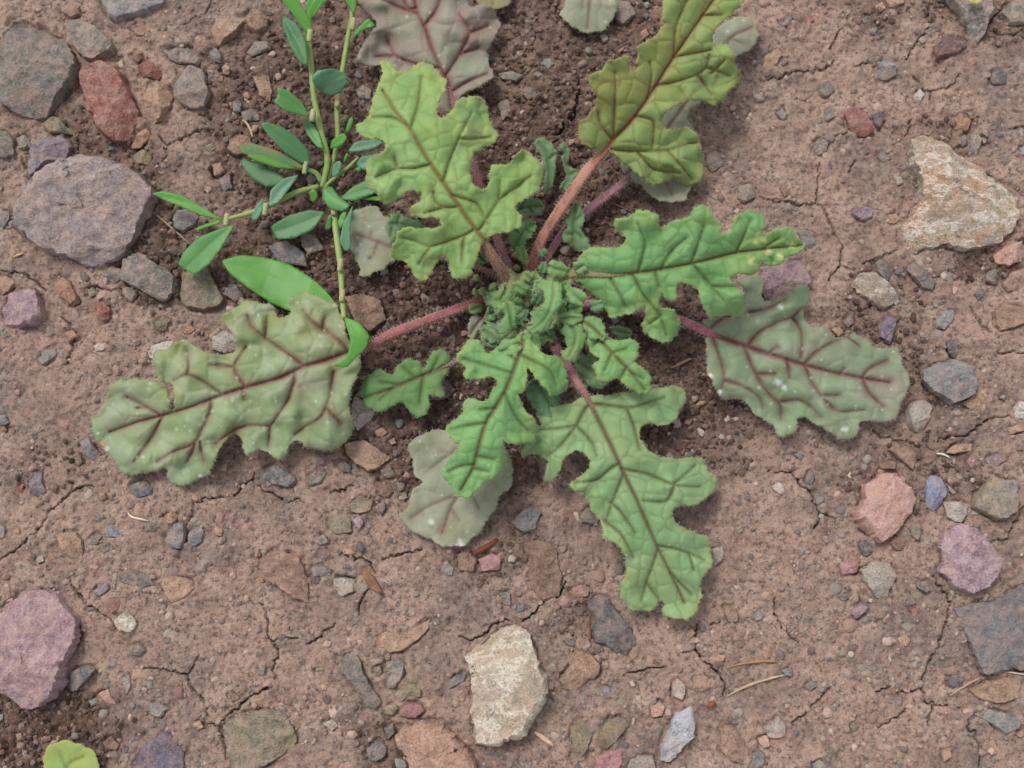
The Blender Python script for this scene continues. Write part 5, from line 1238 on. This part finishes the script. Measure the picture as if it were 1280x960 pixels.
# dark small leaf on the left
leaf_with_stalk([(635, 400, 14), (600, 438, 18), (568, 453, 22), (535, 468, 22)], [5, 4.5, 4, 1.5], (S(110, 90, 70), S(128, 104, 84)),
  outline=T('W','447,492 455,470 475,460 490,470 497,458 510,448 525,452 530,462 540,438 557,436 565,450 560,465 552,480 558,495 545,497 535,492 538,510 525,522 510,515 505,503 490,507 475,515 460,510'),
  mid=T('W','565,455 520,473 480,490 455,497'), veins=[T('W',s) for s in ('520,473 505,460','540,465 548,448','500,482 475,478','530,470 525,505','490,487 475,500')],
  zp=((0, 22), (.5, 28), (1, 20)), fold=(-.05, -.05), sty='dark', ruffle=5, cell=14, pucker=1.2, label='small dark green lobed leaf close to the soil')
# red-veined leaf at the top behind the tall one
leaf_with_stalk([(640, 345, 10), (618, 290, 14), (600, 235, 18), (590, 200, 22), (572, 150, 26), (562, 110, 28)], [6.5, 6.5, 6.5, 6.5, 6, 2], (S(146, 76, 84), S(176, 122, 126)),
  outline=T('8','500,480 470,475 430,450 440,400 400,330 330,320 270,310 200,270 130,275 75,265 100,200 150,130 180,100 120,50 70,10 60,-60 150,-120 300,-150 450,-120 540,-60 550,10 570,30 620,15 660,30 695,100 660,170 640,210 650,280 670,320 600,370 540,390 515,430'),
  mid=T('8','492,450 470,340 440,290 400,190 375,115 340,50 330,0 320,-80'),
  veins=[T('8',s) for s in ('465,320 520,230 570,135 520,60','570,135 640,110','340,60 260,30 200,0','380,105 420,50 440,0','440,290 330,270 240,235 210,150','490,390 560,340 640,310','520,230 600,200','300,45 280,-30','240,235 170,240')],
  zp=((0, 24), (.4, 36), (1, 40)), fold=(-.03, -.03), arch=.5, sty='backred', ruffle=9, cell=26, pucker=1.4,
  tint=[(560, 80, 40, (138, 150, 122), .6), (480, 60, 30, (140, 130, 122), .5), (605, 40, 26, (160, 128, 124), .5), (500, 20, 30, (130, 120, 92), .5)], label='greyish leaf with deep red veins behind the tall leaf')
# pale old leaf on the left of the tall one, and a bluish lobe over it
leaf_with_stalk([(640, 355, 8), (590, 330, 10), (540, 320, 12), (490, 308, 14)], [5, 5, 4, 1.5], (S(120, 84, 78), S(140, 110, 100)),
  outline=T('Y','50,230 100,190 160,170 245,165 280,220 310,255 345,250 400,290 520,330 600,380 560,440 480,500 400,560 330,610 250,660 150,705 125,690 125,640 90,580 60,500 45,430 50,330'),
  mid=T('Y','540,530 330,465 200,415 100,385'), veins=[T('Y',s) for s in ('200,415 210,360','260,440 220,540')],
  zp=((0, 12), (.5, 18), (1, 14)), sty='pale', ruffle=3, cell=26, pucker=.6, spots=[(447, 312, 4, (200, 196, 188)), (462, 322, 2.5, (104, 88, 74))], label='pale old leaf with a chewed edge')
leaf_with_stalk(None, None, None,
  outline=T('Y','300,300 350,260 350,220 420,215 465,250 540,270 610,320 650,360 600,400 520,380 430,350 390,390 345,460 330,400'),
  mid=T('Y','620,360 500,320 400,290 345,300'), veins=[T('Y','400,290 420,240'), T('Y','370,310 350,400')], zp=((0, 26), (1, 32)), sty='bluish', ruffle=5, cell=12, pucker=1.0)
# inner leaves behind the stalk of the folded leaf
leaf_with_stalk(None, None, None, outline=T('Z','150,110 200,75 250,70 310,130 340,190 320,240 325,330 310,430 260,500 220,470 240,400 250,330 230,220 190,150'),
  mid=T('Z','280,490 285,350 270,200 200,110'), veins=[T('Z','275,240 320,200')], zp=((0, 18), (.5, 26), (1, 34)), sty='bluish', ruffle=5, cell=11, pucker=1.2)
leaf_with_stalk(None, None, None, outline=T('Z','350,130 390,110 430,150 425,220 410,260 440,310 490,310 500,350 470,390 440,420 400,480 350,470 370,420 410,370 400,300 370,240 390,190'),
  mid=T('Z','380,470 430,370 405,260 400,150'), veins=[T('Z','430,360 480,330')], zp=((0, 14), (.5, 18), (1, 24)), sty='bluish', ruffle=5, cell=11, pucker=1.2)
leaf_with_stalk(None, None, None, outline=T('Z','470,540 520,570 540,640 550,700 520,760 560,810 595,860 580,920 500,930 430,880 390,850 380,780 420,740 380,700 430,640'),
  mid=T('Z','460,910 465,780 470,660 475,560'), veins=[T('Z','465,780 530,830'), T('Z','468,700 520,660'), T('Z','465,800 410,800')], zp=((0, 22), (.5, 30), (1, 36)), sty='bluish', ruffle=5, cell=11, pucker=1.2)
leaf_with_stalk(None, None, None, outline=T('Z','-20,560 60,540 140,520 220,540 245,590 230,640 180,660 110,640 60,680 0,690 -60,640'),
  mid=T('Z','-30,640 60,600 150,580 220,590'), veins=[T('Z','60,600 90,550'), T('Z','120,590 150,640')], zp=((0, 40), (.5, 44), (1, 36)), sty='bluish', ruffle=6, cell=10, pucker=1.4)
leaf_with_stalk(None, None, None, outline=T('Z','-20,740 40,690 110,680 170,700 190,760 150,810 100,840 110,900 60,940 0,900 -30,830'),
  mid=T('Z','20,920 50,820 90,750 160,720'), veins=[T('Z','60,800 20,760'), T('Z','90,750 140,790')], zp=((0, 40), (.5, 48), (1, 40)), sty='young', ruffle=6, cell=10, pucker=1.4)

# crinkled young leaves in the heart
HEARTLEAVES = [
 ('X','740,290 800,300 850,320 858,400 830,520 790,620 730,690 650,712 580,665 640,625 645,550 700,500 735,430 705,380 650,340 700,300','790,310 800,400 770,520 710,620 620,680',((0,100),(.5,116),(1,96)),(-.3,-.5),'young'),
 ('X','400,480 450,450 500,480 512,560 505,640 450,700 400,710 355,650 400,590 430,560 390,520','500,680 470,620 470,540 440,470',((0,76),(1,88)),(-.2,-.3),'young'),
 ('X','905,315 940,370 1000,370 1045,430 1015,495 940,485 890,430 878,370','900,330 940,420 1020,470',((0,96),(1,100)),(.2,-.3),'young'),
 ('X','1050,465 1110,450 1180,455 1160,520 1110,545 1060,520','1055,500 1110,490 1175,470',((0,90),(1,94)),(-.2,-.3),'bluish'),
 ('X','745,160 800,145 880,165 905,230 885,275 800,292 742,250','900,240 820,220 755,200',((0,88),(1,92)),(-.3,-.3),'young'),
 ('X','870,620 960,600 1020,660 1042,740 1000,830 950,905 880,905 850,850 900,800 870,740 850,680','900,620 970,700 950,800 900,880',((0,84),(1,78)),(-.3,-.3),'young'),
 ('X','480,330 540,300 600,330 610,390 560,420 500,400','600,400 550,360 500,340',((0,70),(1,76)),(-.3,-.3),'young'),
 ('X','640,320 690,285 745,310 730,360 680,380 645,360','720,370 690,330 660,320',((0,84),(1,90)),(-.3,-.3),'young'),
 ('X','560,240 610,225 655,265 640,310 580,315 545,280','640,310 600,270 570,250',((0,62),(1,66)),(-.3,-.3),'young'),
 ('X','670,200 720,150 760,200 750,250 690,260','700,260 715,210 720,165',((0,54),(1,58)),(-.3,-.3),'bluish'),
 ('X','500,60 560,30 600,80 610,180 570,200 540,150 510,120','580,200 570,120 550,50',((0,46),(1,56)),(-.2,-.3),'young'),
 ('X','680,70 730,55 760,90 740,130 690,130','730,130 720,90 700,70',((0,46),(1,50)),(-.3,-.3),'bluish'),
 ('X','150,500 210,470 260,490 240,540 180,560','250,500 210,510 165,530',((0,26),(1,30)),(-.3,-.3),'young'),
 ('X','250,660 310,640 370,690 390,760 330,790 270,740','380,770 320,710 270,680',((0,52),(1,48)),(-.3,-.3),'bluish'),
 ('X','160,580 240,550 270,600 230,680 200,740 150,720 145,650','260,580 210,640 170,710',((0,22),(1,18)),(0,0),'pale'),
 ('X','1000,600 1060,560 1130,590 1190,690 1170,760 1080,740 1020,680','1010,610 1080,650 1160,730',((0,84),(1,86)),(-.2,-.3),'bright'),
 ('X','840,560 920,530 1000,560 1010,610 930,640 850,620','850,590 930,580 1000,590',((0,82),(1,86)),(-.2,-.3),'young'),
 ('X','930,180 990,150 1040,190 1050,240 990,260 940,240','940,240 990,200 1030,180',((0,92),(1,98)),(.2,-.3),'young'),
 ('X','180,90 240,60 300,110 300,170 240,190 190,150','300,170 250,130 200,90',((0,60),(1,62)),(-.2,-.2),'bluish'),
 ('X','360,810 430,760 520,740 560,790 520,860 430,880','560,770 480,810 390,840',((0,78),(1,76)),(-.2,-.3),'young'),
 ('X','560,720 640,700 700,730 690,820 640,870 580,830','640,720 640,780 620,840',((0,76),(1,70)),(-.2,-.3),'young'),
 ('4','120,470 170,440 200,470 190,520 150,540 115,510','190,510 160,480 130,470',((0,46),(1,44)),(-.2,-.2),'bluish'),
 ('4','440,580 500,560 540,600 560,660 520,690 470,660 440,620','450,590 500,620 545,670',((0,40),(1,36)),(-.1,-.1),'bluish'),
 ('4','280,660 340,640 380,690 400,750 360,790 310,770 280,720','300,650 340,710 370,770',((0,44),(1,40)),(-.1,-.1),'bluish'),
 ('4','560,470 600,465 640,480 635,500 590,510','570,480 630,490',((0,34),(1,32)),(0,0),'bluish'),
]
for reg, out, mid, zp, fold, sty in HEARTLEAVES:
    make_leaf(rosette, T(reg, out), T(reg, mid), [], zp, fold, 1.6, sty, step=1.8, pucker=1.5, ruffle=18, cell=8, hairs=1.0, wid=.7, tooth=1.1, name='young_leaf')

rh = np.random.default_rng(909)
for k in range(40):          # the frilly tuft that fills the heart
    a = rh.uniform(0, 6.283); r0 = rh.uniform(4, 34); L = rh.uniform(18, 40); wv = L * rh.uniform(.32, .5)
    cx0, cy0 = 662 + math.cos(a) * r0 * 1.2, 385 + math.sin(a) * r0
    a += rh.normal(0, .6)
    ca, sa = math.cos(a), math.sin(a)
    tt_ = np.linspace(0, 1, 19); wd = wv * np.sin(np.pi * np.clip(tt_ * 0.92 + .08, 0, 1)) ** .6 * (1 + .36 * np.cos(tt_ * 6.28 * 3 + rh.uniform(0, 6)))
    loc = np.vstack([np.stack([tt_ * L, wd], 1), np.stack([tt_[::-1] * L, -wd[::-1]], 1)])
    out = np.stack([cx0 + loc[:, 0] * ca - loc[:, 1] * sa, cy0 + loc[:, 0] * sa + loc[:, 1] * ca], 1)
    mid = np.array([[cx0, cy0], [cx0 + ca * L * .5, cy0 + sa * L * .5], [cx0 + ca * L, cy0 + sa * L]])
    z0 = 62 - r0 * .9 + rh.uniform(-6, 6)
    make_leaf(rosette, out, mid, [], ((0, z0), (.6, z0 + rh.uniform(6, 16)), (1, z0 + rh.uniform(-4, 8))), (rh.uniform(-.4, .3), rh.uniform(-.4, .3)), 1.2,
              ['young', 'bluish', 'young', 'bright'][k % 4], step=1.9, pucker=1.5, ruffle=20, cell=7, hairs=.9, wid=.6, tooth=.9, name='young_leaf')
# crown of the rosette: a lumpy brownish knot with tiny buds
V_, F_ = ico(4)
def lumpy(px, py, zpx, rpx, squash, col, col2, name, seed, parent, mat):
    v = V_.copy(); n = fbm(v[:, 0] * 3 + seed, v[:, 1] * 3 + v[:, 2] * 2, seed, 3)
    v = v * (1 + 0.28 * n)[:, None] * rpx * MM; v[:, 2] *= squash
    x, y = unproject(px, py, zpx * MM)
    root = np.array(parent.location)
    c = col + (col2 - col) * np.clip(0.5 + 0.8 * n, 0, 1)[:, None]
    o = link(name, mesh_np(name, v + np.array([x, y, zpx * MM]) - root, F_, True, c), mat, parent)
    return o
lumpy(650, 372, 18, 30, 1.3, S(92, 74, 60), S(112, 122, 72), 'crown', 5, rosette, M_STEM)
V_, F_ = ico(2)
rb = np.random.default_rng(77)
BUDC = [(S(150, 110, 88), S(118, 126, 70)), (S(112, 140, 76), S(136, 160, 92)), (S(160, 130, 108), S(140, 96, 80)), (S(98, 118, 64), S(120, 136, 78))]
for k in range(46):
    a, r = rb.uniform(0, 6.28), rb.uniform(6, 52)
    bx_, by_ = 628 + math.cos(a) * r * 1.25, 366 + math.sin(a) * r * 0.9
    c1, c2 = BUDC[rb.integers(4)]
    lumpy(bx_, by_, max(10, 52 - r * 0.8) + rb.uniform(-3, 6), rb.uniform(2.5, 6.0), rb.uniform(.7, 1.3), c1, c2, 'bud', 10 + k, rosette, M_STEM)

# ------------------------------------------------------------------ knotgrass
kx, ky, kz = on_ground(np.array([405.0]), np.array([228.0]))
knot = bpy.data.objects.new('knotgrass_plant', None); COL.objects.link(knot)
knot.location = (float(kx[0]), float(ky[0]), float(kz[0])); knot.empty_display_size = 0.02
tag(knot, 'slender knotgrass plant with narrow smooth leaves among the rosette leaves', 'plant')
kroot = np.array(knot.location)
G1, G2 = S(110, 146, 72), S(146, 154, 90)
def t7(s): return T('7', s)
def kstem(s, zs, rad, name='stem'):
    p = t7(s); zs = np.interp(np.linspace(0, 1, len(p)), np.linspace(0, 1, len(zs)), zs)
    return make_tube(knot, kroot, [(x, y, z) for (x, y), z in zip(p, zs)], [r * .88 for r in rad], G1, G2, name=name, mat=M_STEM, groove=.1, seg=9, seed=len(s))[0]
kstem('465,490 482,420 462,345 442,250 436,170 430,90 408,30 395,-20', [8, 30, 44, 60], [4.5, 4.5, 4, 3.5])
kstem('480,470 507,370 503,280 515,200 530,110 545,30 545,-30', [8, 22, 30, 38], [3.5, 4, 3.8, 3])
kstem('455,488 400,500 330,535 270,558 213,572', [8, 22, 30, 34], [4.5, 4.2, 3.8, 3])
kstem('475,490 495,545 503,620 514,700 517,780 522,830', [8, 24, 40, 52], [4.5, 4.5, 4.2, 3.2])
kstem('465,478 450,450 420,440 395,436', [8, 18, 24], [4, 3.5, 3])
kstem('470,490 490,470 530,440 560,410', [8, 16, 20], [3, 2.8, 2])
def kst(a, b, margin=None):
    return (S(*a), S(*b), S(*a) * .8 + S(*b) * .3, S(*b) * 1.05, S(*(margin or b)), .45, 0, 0)
BR, DK, BL, MDK = kst((80, 142, 54), (94, 156, 64)), kst((62, 112, 66), (80, 130, 80)), kst((84, 132, 98), (104, 148, 114)), kst((74, 130, 66), (92, 148, 80))
DKB = kst((66, 116, 62), (84, 130, 72), (176, 128, 78))
KL = [  # outline, midrib base>tip, heights, folds, colours
 ('500,790 470,755 430,720 380,690 320,672 250,665 200,680 225,715 270,750 330,790 380,812 440,815','500,792 400,750 300,712 202,682',((0,44),(.25,24),(.6,20),(1,24)),(.1,-.05),BR),
 ('520,825 560,840 590,875 580,910 550,935 530,960 490,955 530,930 540,890','521,826 565,872 545,920 495,954',((0,52),(.5,66),(1,62)),(-.2,.1),BR),
 ('475,552 430,548 380,560 330,590 345,625 390,622 440,600','478,552 420,580 338,608',((0,24),(1,18)),(.15,.1),DK),
 ('212,575 160,545 100,510 50,498 18,505 60,525 110,545 150,562','213,574 120,532 20,506',((0,34),(1,40)),(.2,.2),BR),
 ('237,585 190,600 140,620 105,655 88,690 130,718 170,690 200,650','236,585 170,640 108,702',((0,34),(1,26)),(.15,.15),MDK),
 ('128,600 150,588 190,575 205,572 200,582 160,594 135,603','204,574 165,586 130,600',((0,34),(1,30)),(.1,.1),BR),
 ('405,455 365,465 330,495 325,540 350,530 380,490','404,456 360,490 328,536',((0,30),(1,36)),(.2,.2),BL),
 ('312,520 296,530 280,560 282,578 298,570 310,545','312,522 296,550 284,575',((0,34),(1,30)),(.2,.2),BL),
 ('434,432 430,395 400,360 360,330 320,318 302,322 330,360 370,400 410,425','434,432 380,378 305,322',((0,26),(1,40)),(.1,.1),DK),
 ('425,442 390,412 340,390 280,372 245,378 255,400 310,415 370,432','424,440 340,406 248,382',((0,26),(1,34)),(.2,-.1),DKB),
 ('400,440 360,425 310,405 265,403 290,418 350,438','398,438 340,420 268,405',((0,28),(1,40)),(.2,.2),BR),
 ('372,470 350,450 300,425 255,412 250,425 280,465 320,488 350,485','400,445 350,465 255,420',((0,22),(1,22)),(.05,.05),DK),
 ('432,305 415,270 380,238 345,226 350,250 338,265 370,290','432,304 390,268 346,246',((0,46),(1,58)),(.15,.15),MDK),
 ('428,175 425,110 400,60 362,38 360,60 380,120 405,160','428,175 400,110 362,42',((0,54),(1,58)),(.1,.1),DK),
 ('470,390 455,340 420,303 412,315 425,350 450,382','470,389 440,345 415,308',((0,32),(1,26)),(.1,.1),MDK),
 ('436,205 450,185 490,178 525,190 535,215 510,245 480,250 450,230','500,252 490,215 465,184',((0,40),(1,66)),(-.1,-.1),BL),
 ('485,390 490,365 520,345 532,360 515,380','485,390 510,366 530,350',((0,24),(1,34)),(.1,.1),BR),
 ('530,395 550,370 600,362 628,370 600,388 560,396','530,392 575,380 627,370',((0,22),(1,22)),(.1,.1),BL),
 ('552,430 565,408 600,402 640,410 620,440 575,445','553,430 590,424 640,415',((0,18),(1,20)),(.1,.1),BL),
 ('465,490 490,485 510,515 540,535 520,552 485,545 465,520','466,492 490,520 535,542',((0,28),(1,38)),(-.2,-.2),MDK),
 ('545,535 520,580 510,630 525,658 540,650 538,600','520,560 524,610 526,655',((0,44),(1,34)),(.2,.1),BL),
 ('490,465 492,430 510,416 518,430 508,455','490,466 502,440 512,418',((0,24),(1,30)),(.1,.1),BL),
 ('525,345 532,315 543,300 547,310 540,335 530,350','527,348 537,322 544,302',((0,28),(1,34)),(.1,.1),BR),
 ('510,520 540,490 590,465 640,480 600,505 550,525','512,520 560,500 638,480',((0,16),(1,20)),(.1,.1),MDK),
 ('530,500 560,505 620,515 625,525 570,520 535,512','532,505 580,512 622,520',((0,14),(1,16)),(.1,.1),BR),
 ('520,430 535,405 530,395 522,410','522,430 530,400',((0,20),(1,26)),(.1,.1),BR),
 ('432,95 405,60 380,25 350,-12 385,-20 412,20 438,60','432,94 405,40 366,-14',((0,58),(1,72)),(.2,.2),BR),
 ('430,85 438,50 465,10 500,-20 470,-25 440,0 425,30 424,60','430,84 445,30 485,-22',((0,58),(1,74)),(.2,.2),BR),
 ('425,60 422,20 430,-20 450,-25 448,10 440,40','430,60 436,20 440,-24',((0,60),(1,72)),(.1,.1),BR),
 ('538,107 555,75 585,45 605,68 575,75 560,88','540,106 570,74 598,58',((0,36),(1,42)),(.2,.2),BR),
 ('530,10 520,-10 545,-25 556,10 548,40','545,40 540,5 535,-20',((0,38),(1,44)),(.1,.1),BR),
 ('472,600 480,560 490,560 488,600','482,560 480,598',((0,30),(1,20)),(.1,.1),MDK),
 ('430,500 445,490 455,510 445,530 435,525','450,492 442,525',((0,22),(1,16)),(.1,.1),BR),
 ('550,440 565,432 570,445 555,448','550,442 568,440',((0,20),(1,20)),(.1,.1),BR),
 ('505,580 515,555 530,550 525,575 512,600','508,600 525,552',((0,40),(1,40)),(.1,.1),BR),
]
for out, mid, zp, fold, sty in KL:
    make_leaf(knot, t7(out), t7(mid), [], zp, fold, .3, sty, step=2.6, pucker=.15, ruffle=3, cell=99, hairs=0, wid=.55, mat=M_WAXY, tooth=.15, thick=.00022, plain=True)
for x, y, z, r in [(505, 262, 30, 5), (545, 62, 38, 5), (512, 690, 46, 4.5), (440, 300, 44, 5), (316, 545, 31, 5), (215, 572, 34, 4.5), (517, 770, 51, 4.5), (432, 92, 58, 4.8), (420, 437, 24, 4.5), (497, 545, 26, 5)]:
    px, py = t7(f'{x},{y}')[0]
    make_tube(knot, kroot, [(px - 1, py + 8, z - 1), (px, py + 2, z), (px + 1, py - 7, z + 1)], [3.1, r * .78, 3.3], S(138, 156, 88), S(172, 152, 126), name='node_sheath', mat=M_STEM, groove=.1, seg=9, seed=int(x))

# ------------------------------------------------------------------ other leaf tips at the edges
def lone_leaf(label, **kw):
    mid = kw['mid']; z0 = kw['zp'][0][1]
    o, co, root = make_leaf(None, **kw)
    tag(o, label, 'leaf')
    return o
lone_leaf('small pale grey-green rounded leaf beside a round grey stone', name='rounded_leaf', outline=T('8','965,0 940,60 1000,115 1050,140 1130,130 1170,80 1180,20 1160,-60 1080,-110 980,-60'),
  mid=T('8','1080,-100 1070,0 1060,120'), veins=[T('8','1040,-20 1040,40'), T('8','1110,-30 1120,30')], zp=((0, 8), (.5, 16), (1, 10)), sty='pale', ruffle=3, cell=26, pucker=.6, hairs=.6)
lone_leaf('round yellow-green leaf on dark gravelly soil near the lilac boulder', name='rounded_leaf', outline=T('D','215,960 210,905 250,840 330,818 400,845 460,870 490,910 495,970 460,1060 380,1120 280,1100 225,1040'),
  mid=T('D','350,1110 345,1000 320,960 350,930 420,905'), veins=[T('D','330,960 300,880')], zp=((0, 10), (.5, 20), (1, 16)), sty=(S(138, 162, 92), S(152, 176, 106), S(112, 124, 62), S(112, 116, 60), S(168, 166, 84), .5, .1, 0), ruffle=3, cell=30, pucker=.6, hairs=.3)
lone_leaf('small yellowish leaf tip lying on the quartz wedge', name='leaf_tip', outline=T('J','1000,-30 1000,5 1030,20 1070,10 1090,-20 1060,-60 1010,-60'),
  mid=T('J','1040,-60 1040,-20 1035,15'), zp=((0, 34), (1, 32)), sty=(S(178, 172, 96), S(190, 184, 110), S(160, 150, 80), S(160, 150, 80), S(190, 180, 110), .4, 0, 0), ruffle=2, cell=30, pucker=.3, hairs=0, plain=True)
lone_leaf('olive leaf tip showing behind the deep red-veined leaf', name='leaf_tip', outline=T('8','585,-10 600,20 640,40 700,35 740,10 740,-60 640,-90 590,-60'),
  mid=T('8','660,-80 665,-20 660,30'), zp=((0, 10), (1, 12)), sty=(S(128, 122, 84), S(142, 134, 96), S(110, 90, 60), S(110, 90, 60), S(140, 130, 90), .4, 0, 0), ruffle=2, cell=30, pucker=.4, hairs=0, plain=True)

# ------------------------------------------------------------------ plant litter
def litter(name, label, cat, pts, rad, c1, c2, seed=3, groove=.2):
    p = np.array(pts, float); c = p.mean(0)
    x, y, z = on_ground(p[:, 0], p[:, 1])
    gi = np.clip(np.searchsorted(gx, x), 0, nx - 1); gj = np.clip(np.searchsorted(gy, y), 0, ny - 1)
    zz = np.array([Zg[max(0, j - 3):j + 4, max(0, i - 3):i + 4].max() for i, j in zip(gi, gj)]) / MM
    lift = rad[len(rad) // 2] * 0.6
    root = np.array([*unproject(c[0], c[1], zz.mean() * MM), zz.mean() * MM])
    o, _ = make_tube(None, root, [(a, b, h + lift) for (a, b), h in zip(pts, zz)], rad, S(*c1), S(*c2), name=name, mat=M_STRAW, groove=groove, seg=8, seed=seed)
    o.location = root
    tag(o, label, cat)
    return o
ST, ST2 = (168, 142, 116), (190, 168, 142)
litter('straw', 'long pale straw splinter pointing at a soil crack', 'straw', [(908, 871), (925, 861), (945, 853), (976, 845)], [.5, 1.6, 1.8, .8], ST, ST2)
litter('straw', 'orange-brown straw sliver lying above the pale straw splinter', 'straw', [(907, 835), (930, 829), (950, 826), (972, 827)], [.5, 1.5, 2.2, .8], (152, 110, 82), (172, 136, 106))
litter('seed', 'small shiny rust-red seed near the straw splinter', 'seed', [(884, 885), (888, 882), (891, 879), (894, 877)], [.8, 3.4, 3.4, .8], (130, 62, 40), (150, 84, 58))
litter('husk', 'curled orange-brown husk at the end of a crack', 'husk', [(455, 713), (461, 722), (467, 732), (477, 741)], [2, 6, 6, 2.5], (148, 112, 86), (110, 78, 60), groove=.85)
litter('dead_stalk', 'short rusty red-brown stalk bit beside the pale lower leaf', 'twig', [(592, 692), (602, 687), (613, 681), (622, 674)], [2.2, 3.4, 3.4, 2.4], (120, 64, 44), (98, 54, 40))
litter('rootlet', 'thin white curved rootlet below the red-veined leaf tip', 'root', [(160, 641), (163, 646), (172, 648), (185, 651)], [.6, 1.2, 1.3, .7], (206, 192, 176), (220, 208, 192))
litter('straw', 'thin grey straw beside the banded boulder and bluish stone', 'straw', [(196, 269), (210, 281), (224, 293), (238, 306)], [.7, 1.1, 1.1, .7], (150, 128, 108), (168, 148, 128))
litter('straw', 'short brown straw on dark crumbs beside the purple-veined leaf', 'straw', [(838, 460), (848, 456), (857, 451), (865, 448)], [1.4, 2.2, 2.2, 1.4], (142, 112, 84), (166, 140, 110))
litter('rootlet', 'pale curved rootlet beside the upper knotgrass leaves', 'root', [(303, 150), (308, 153), (313, 161), (317, 176)], [.8, 1.4, 1.6, 1], (190, 150, 128), (206, 176, 156))
litter('straw', 'tiny white straw bit near the bright blue chip', 'straw', [(1171, 567), (1175, 567), (1181, 568), (1188, 573)], [.8, 1.5, 1.4, .6], (216, 204, 186), (224, 216, 204))
litter('straw', 'thin white thread on soil beside a small bluish pebble', 'straw', [(956, 850), (964, 847), (972, 846), (980, 844)], [.6, 1.2, 1.2, .6], (206, 190, 170), (216, 204, 188))
litter('straw', 'flat straw chip beside the big cream rock', 'straw', [(668, 915), (676, 920), (684, 926), (692, 932)], [1.4, 3, 3, 1.6], (196, 160, 134), (210, 184, 162))
litter('straw', 'thin tan straw leaning on the big smooth slab', 'straw', [(1187, 870), (1200, 861), (1212, 854), (1226, 847)], [.6, 1.3, 1.4, .8], (164, 132, 106), (186, 160, 136))
litter('straw', 'fine pale straw along the front edge of the smooth slab', 'straw', [(1258, 840), (1268, 841), (1278, 843), (1290, 842)], [.6, 1, 1, .6], (196, 172, 150), (206, 188, 170))
litter('straw', 'tiny yellow straw near the purple lump and banded boulder', 'straw', [(17, 321), (21, 319), (25, 318), (29, 316)], [.8, 1.4, 1.4, .8], (190, 160, 116), (206, 180, 140))
litter('twig', 'thin dark twig beside the pink leafstalk', 'twig', [(756, 250), (766, 254), (777, 259), (789, 264)], [1, 1.4, 1.4, .8], (110, 86, 72), (130, 104, 88))
litter('twig', 'thin rusty twig between slate-grey block and cream rock', 'twig', [(736, 778), (737, 786), (738, 794), (737, 802)], [.8, 1.4, 1.4, .8], (140, 82, 60), (120, 72, 54))
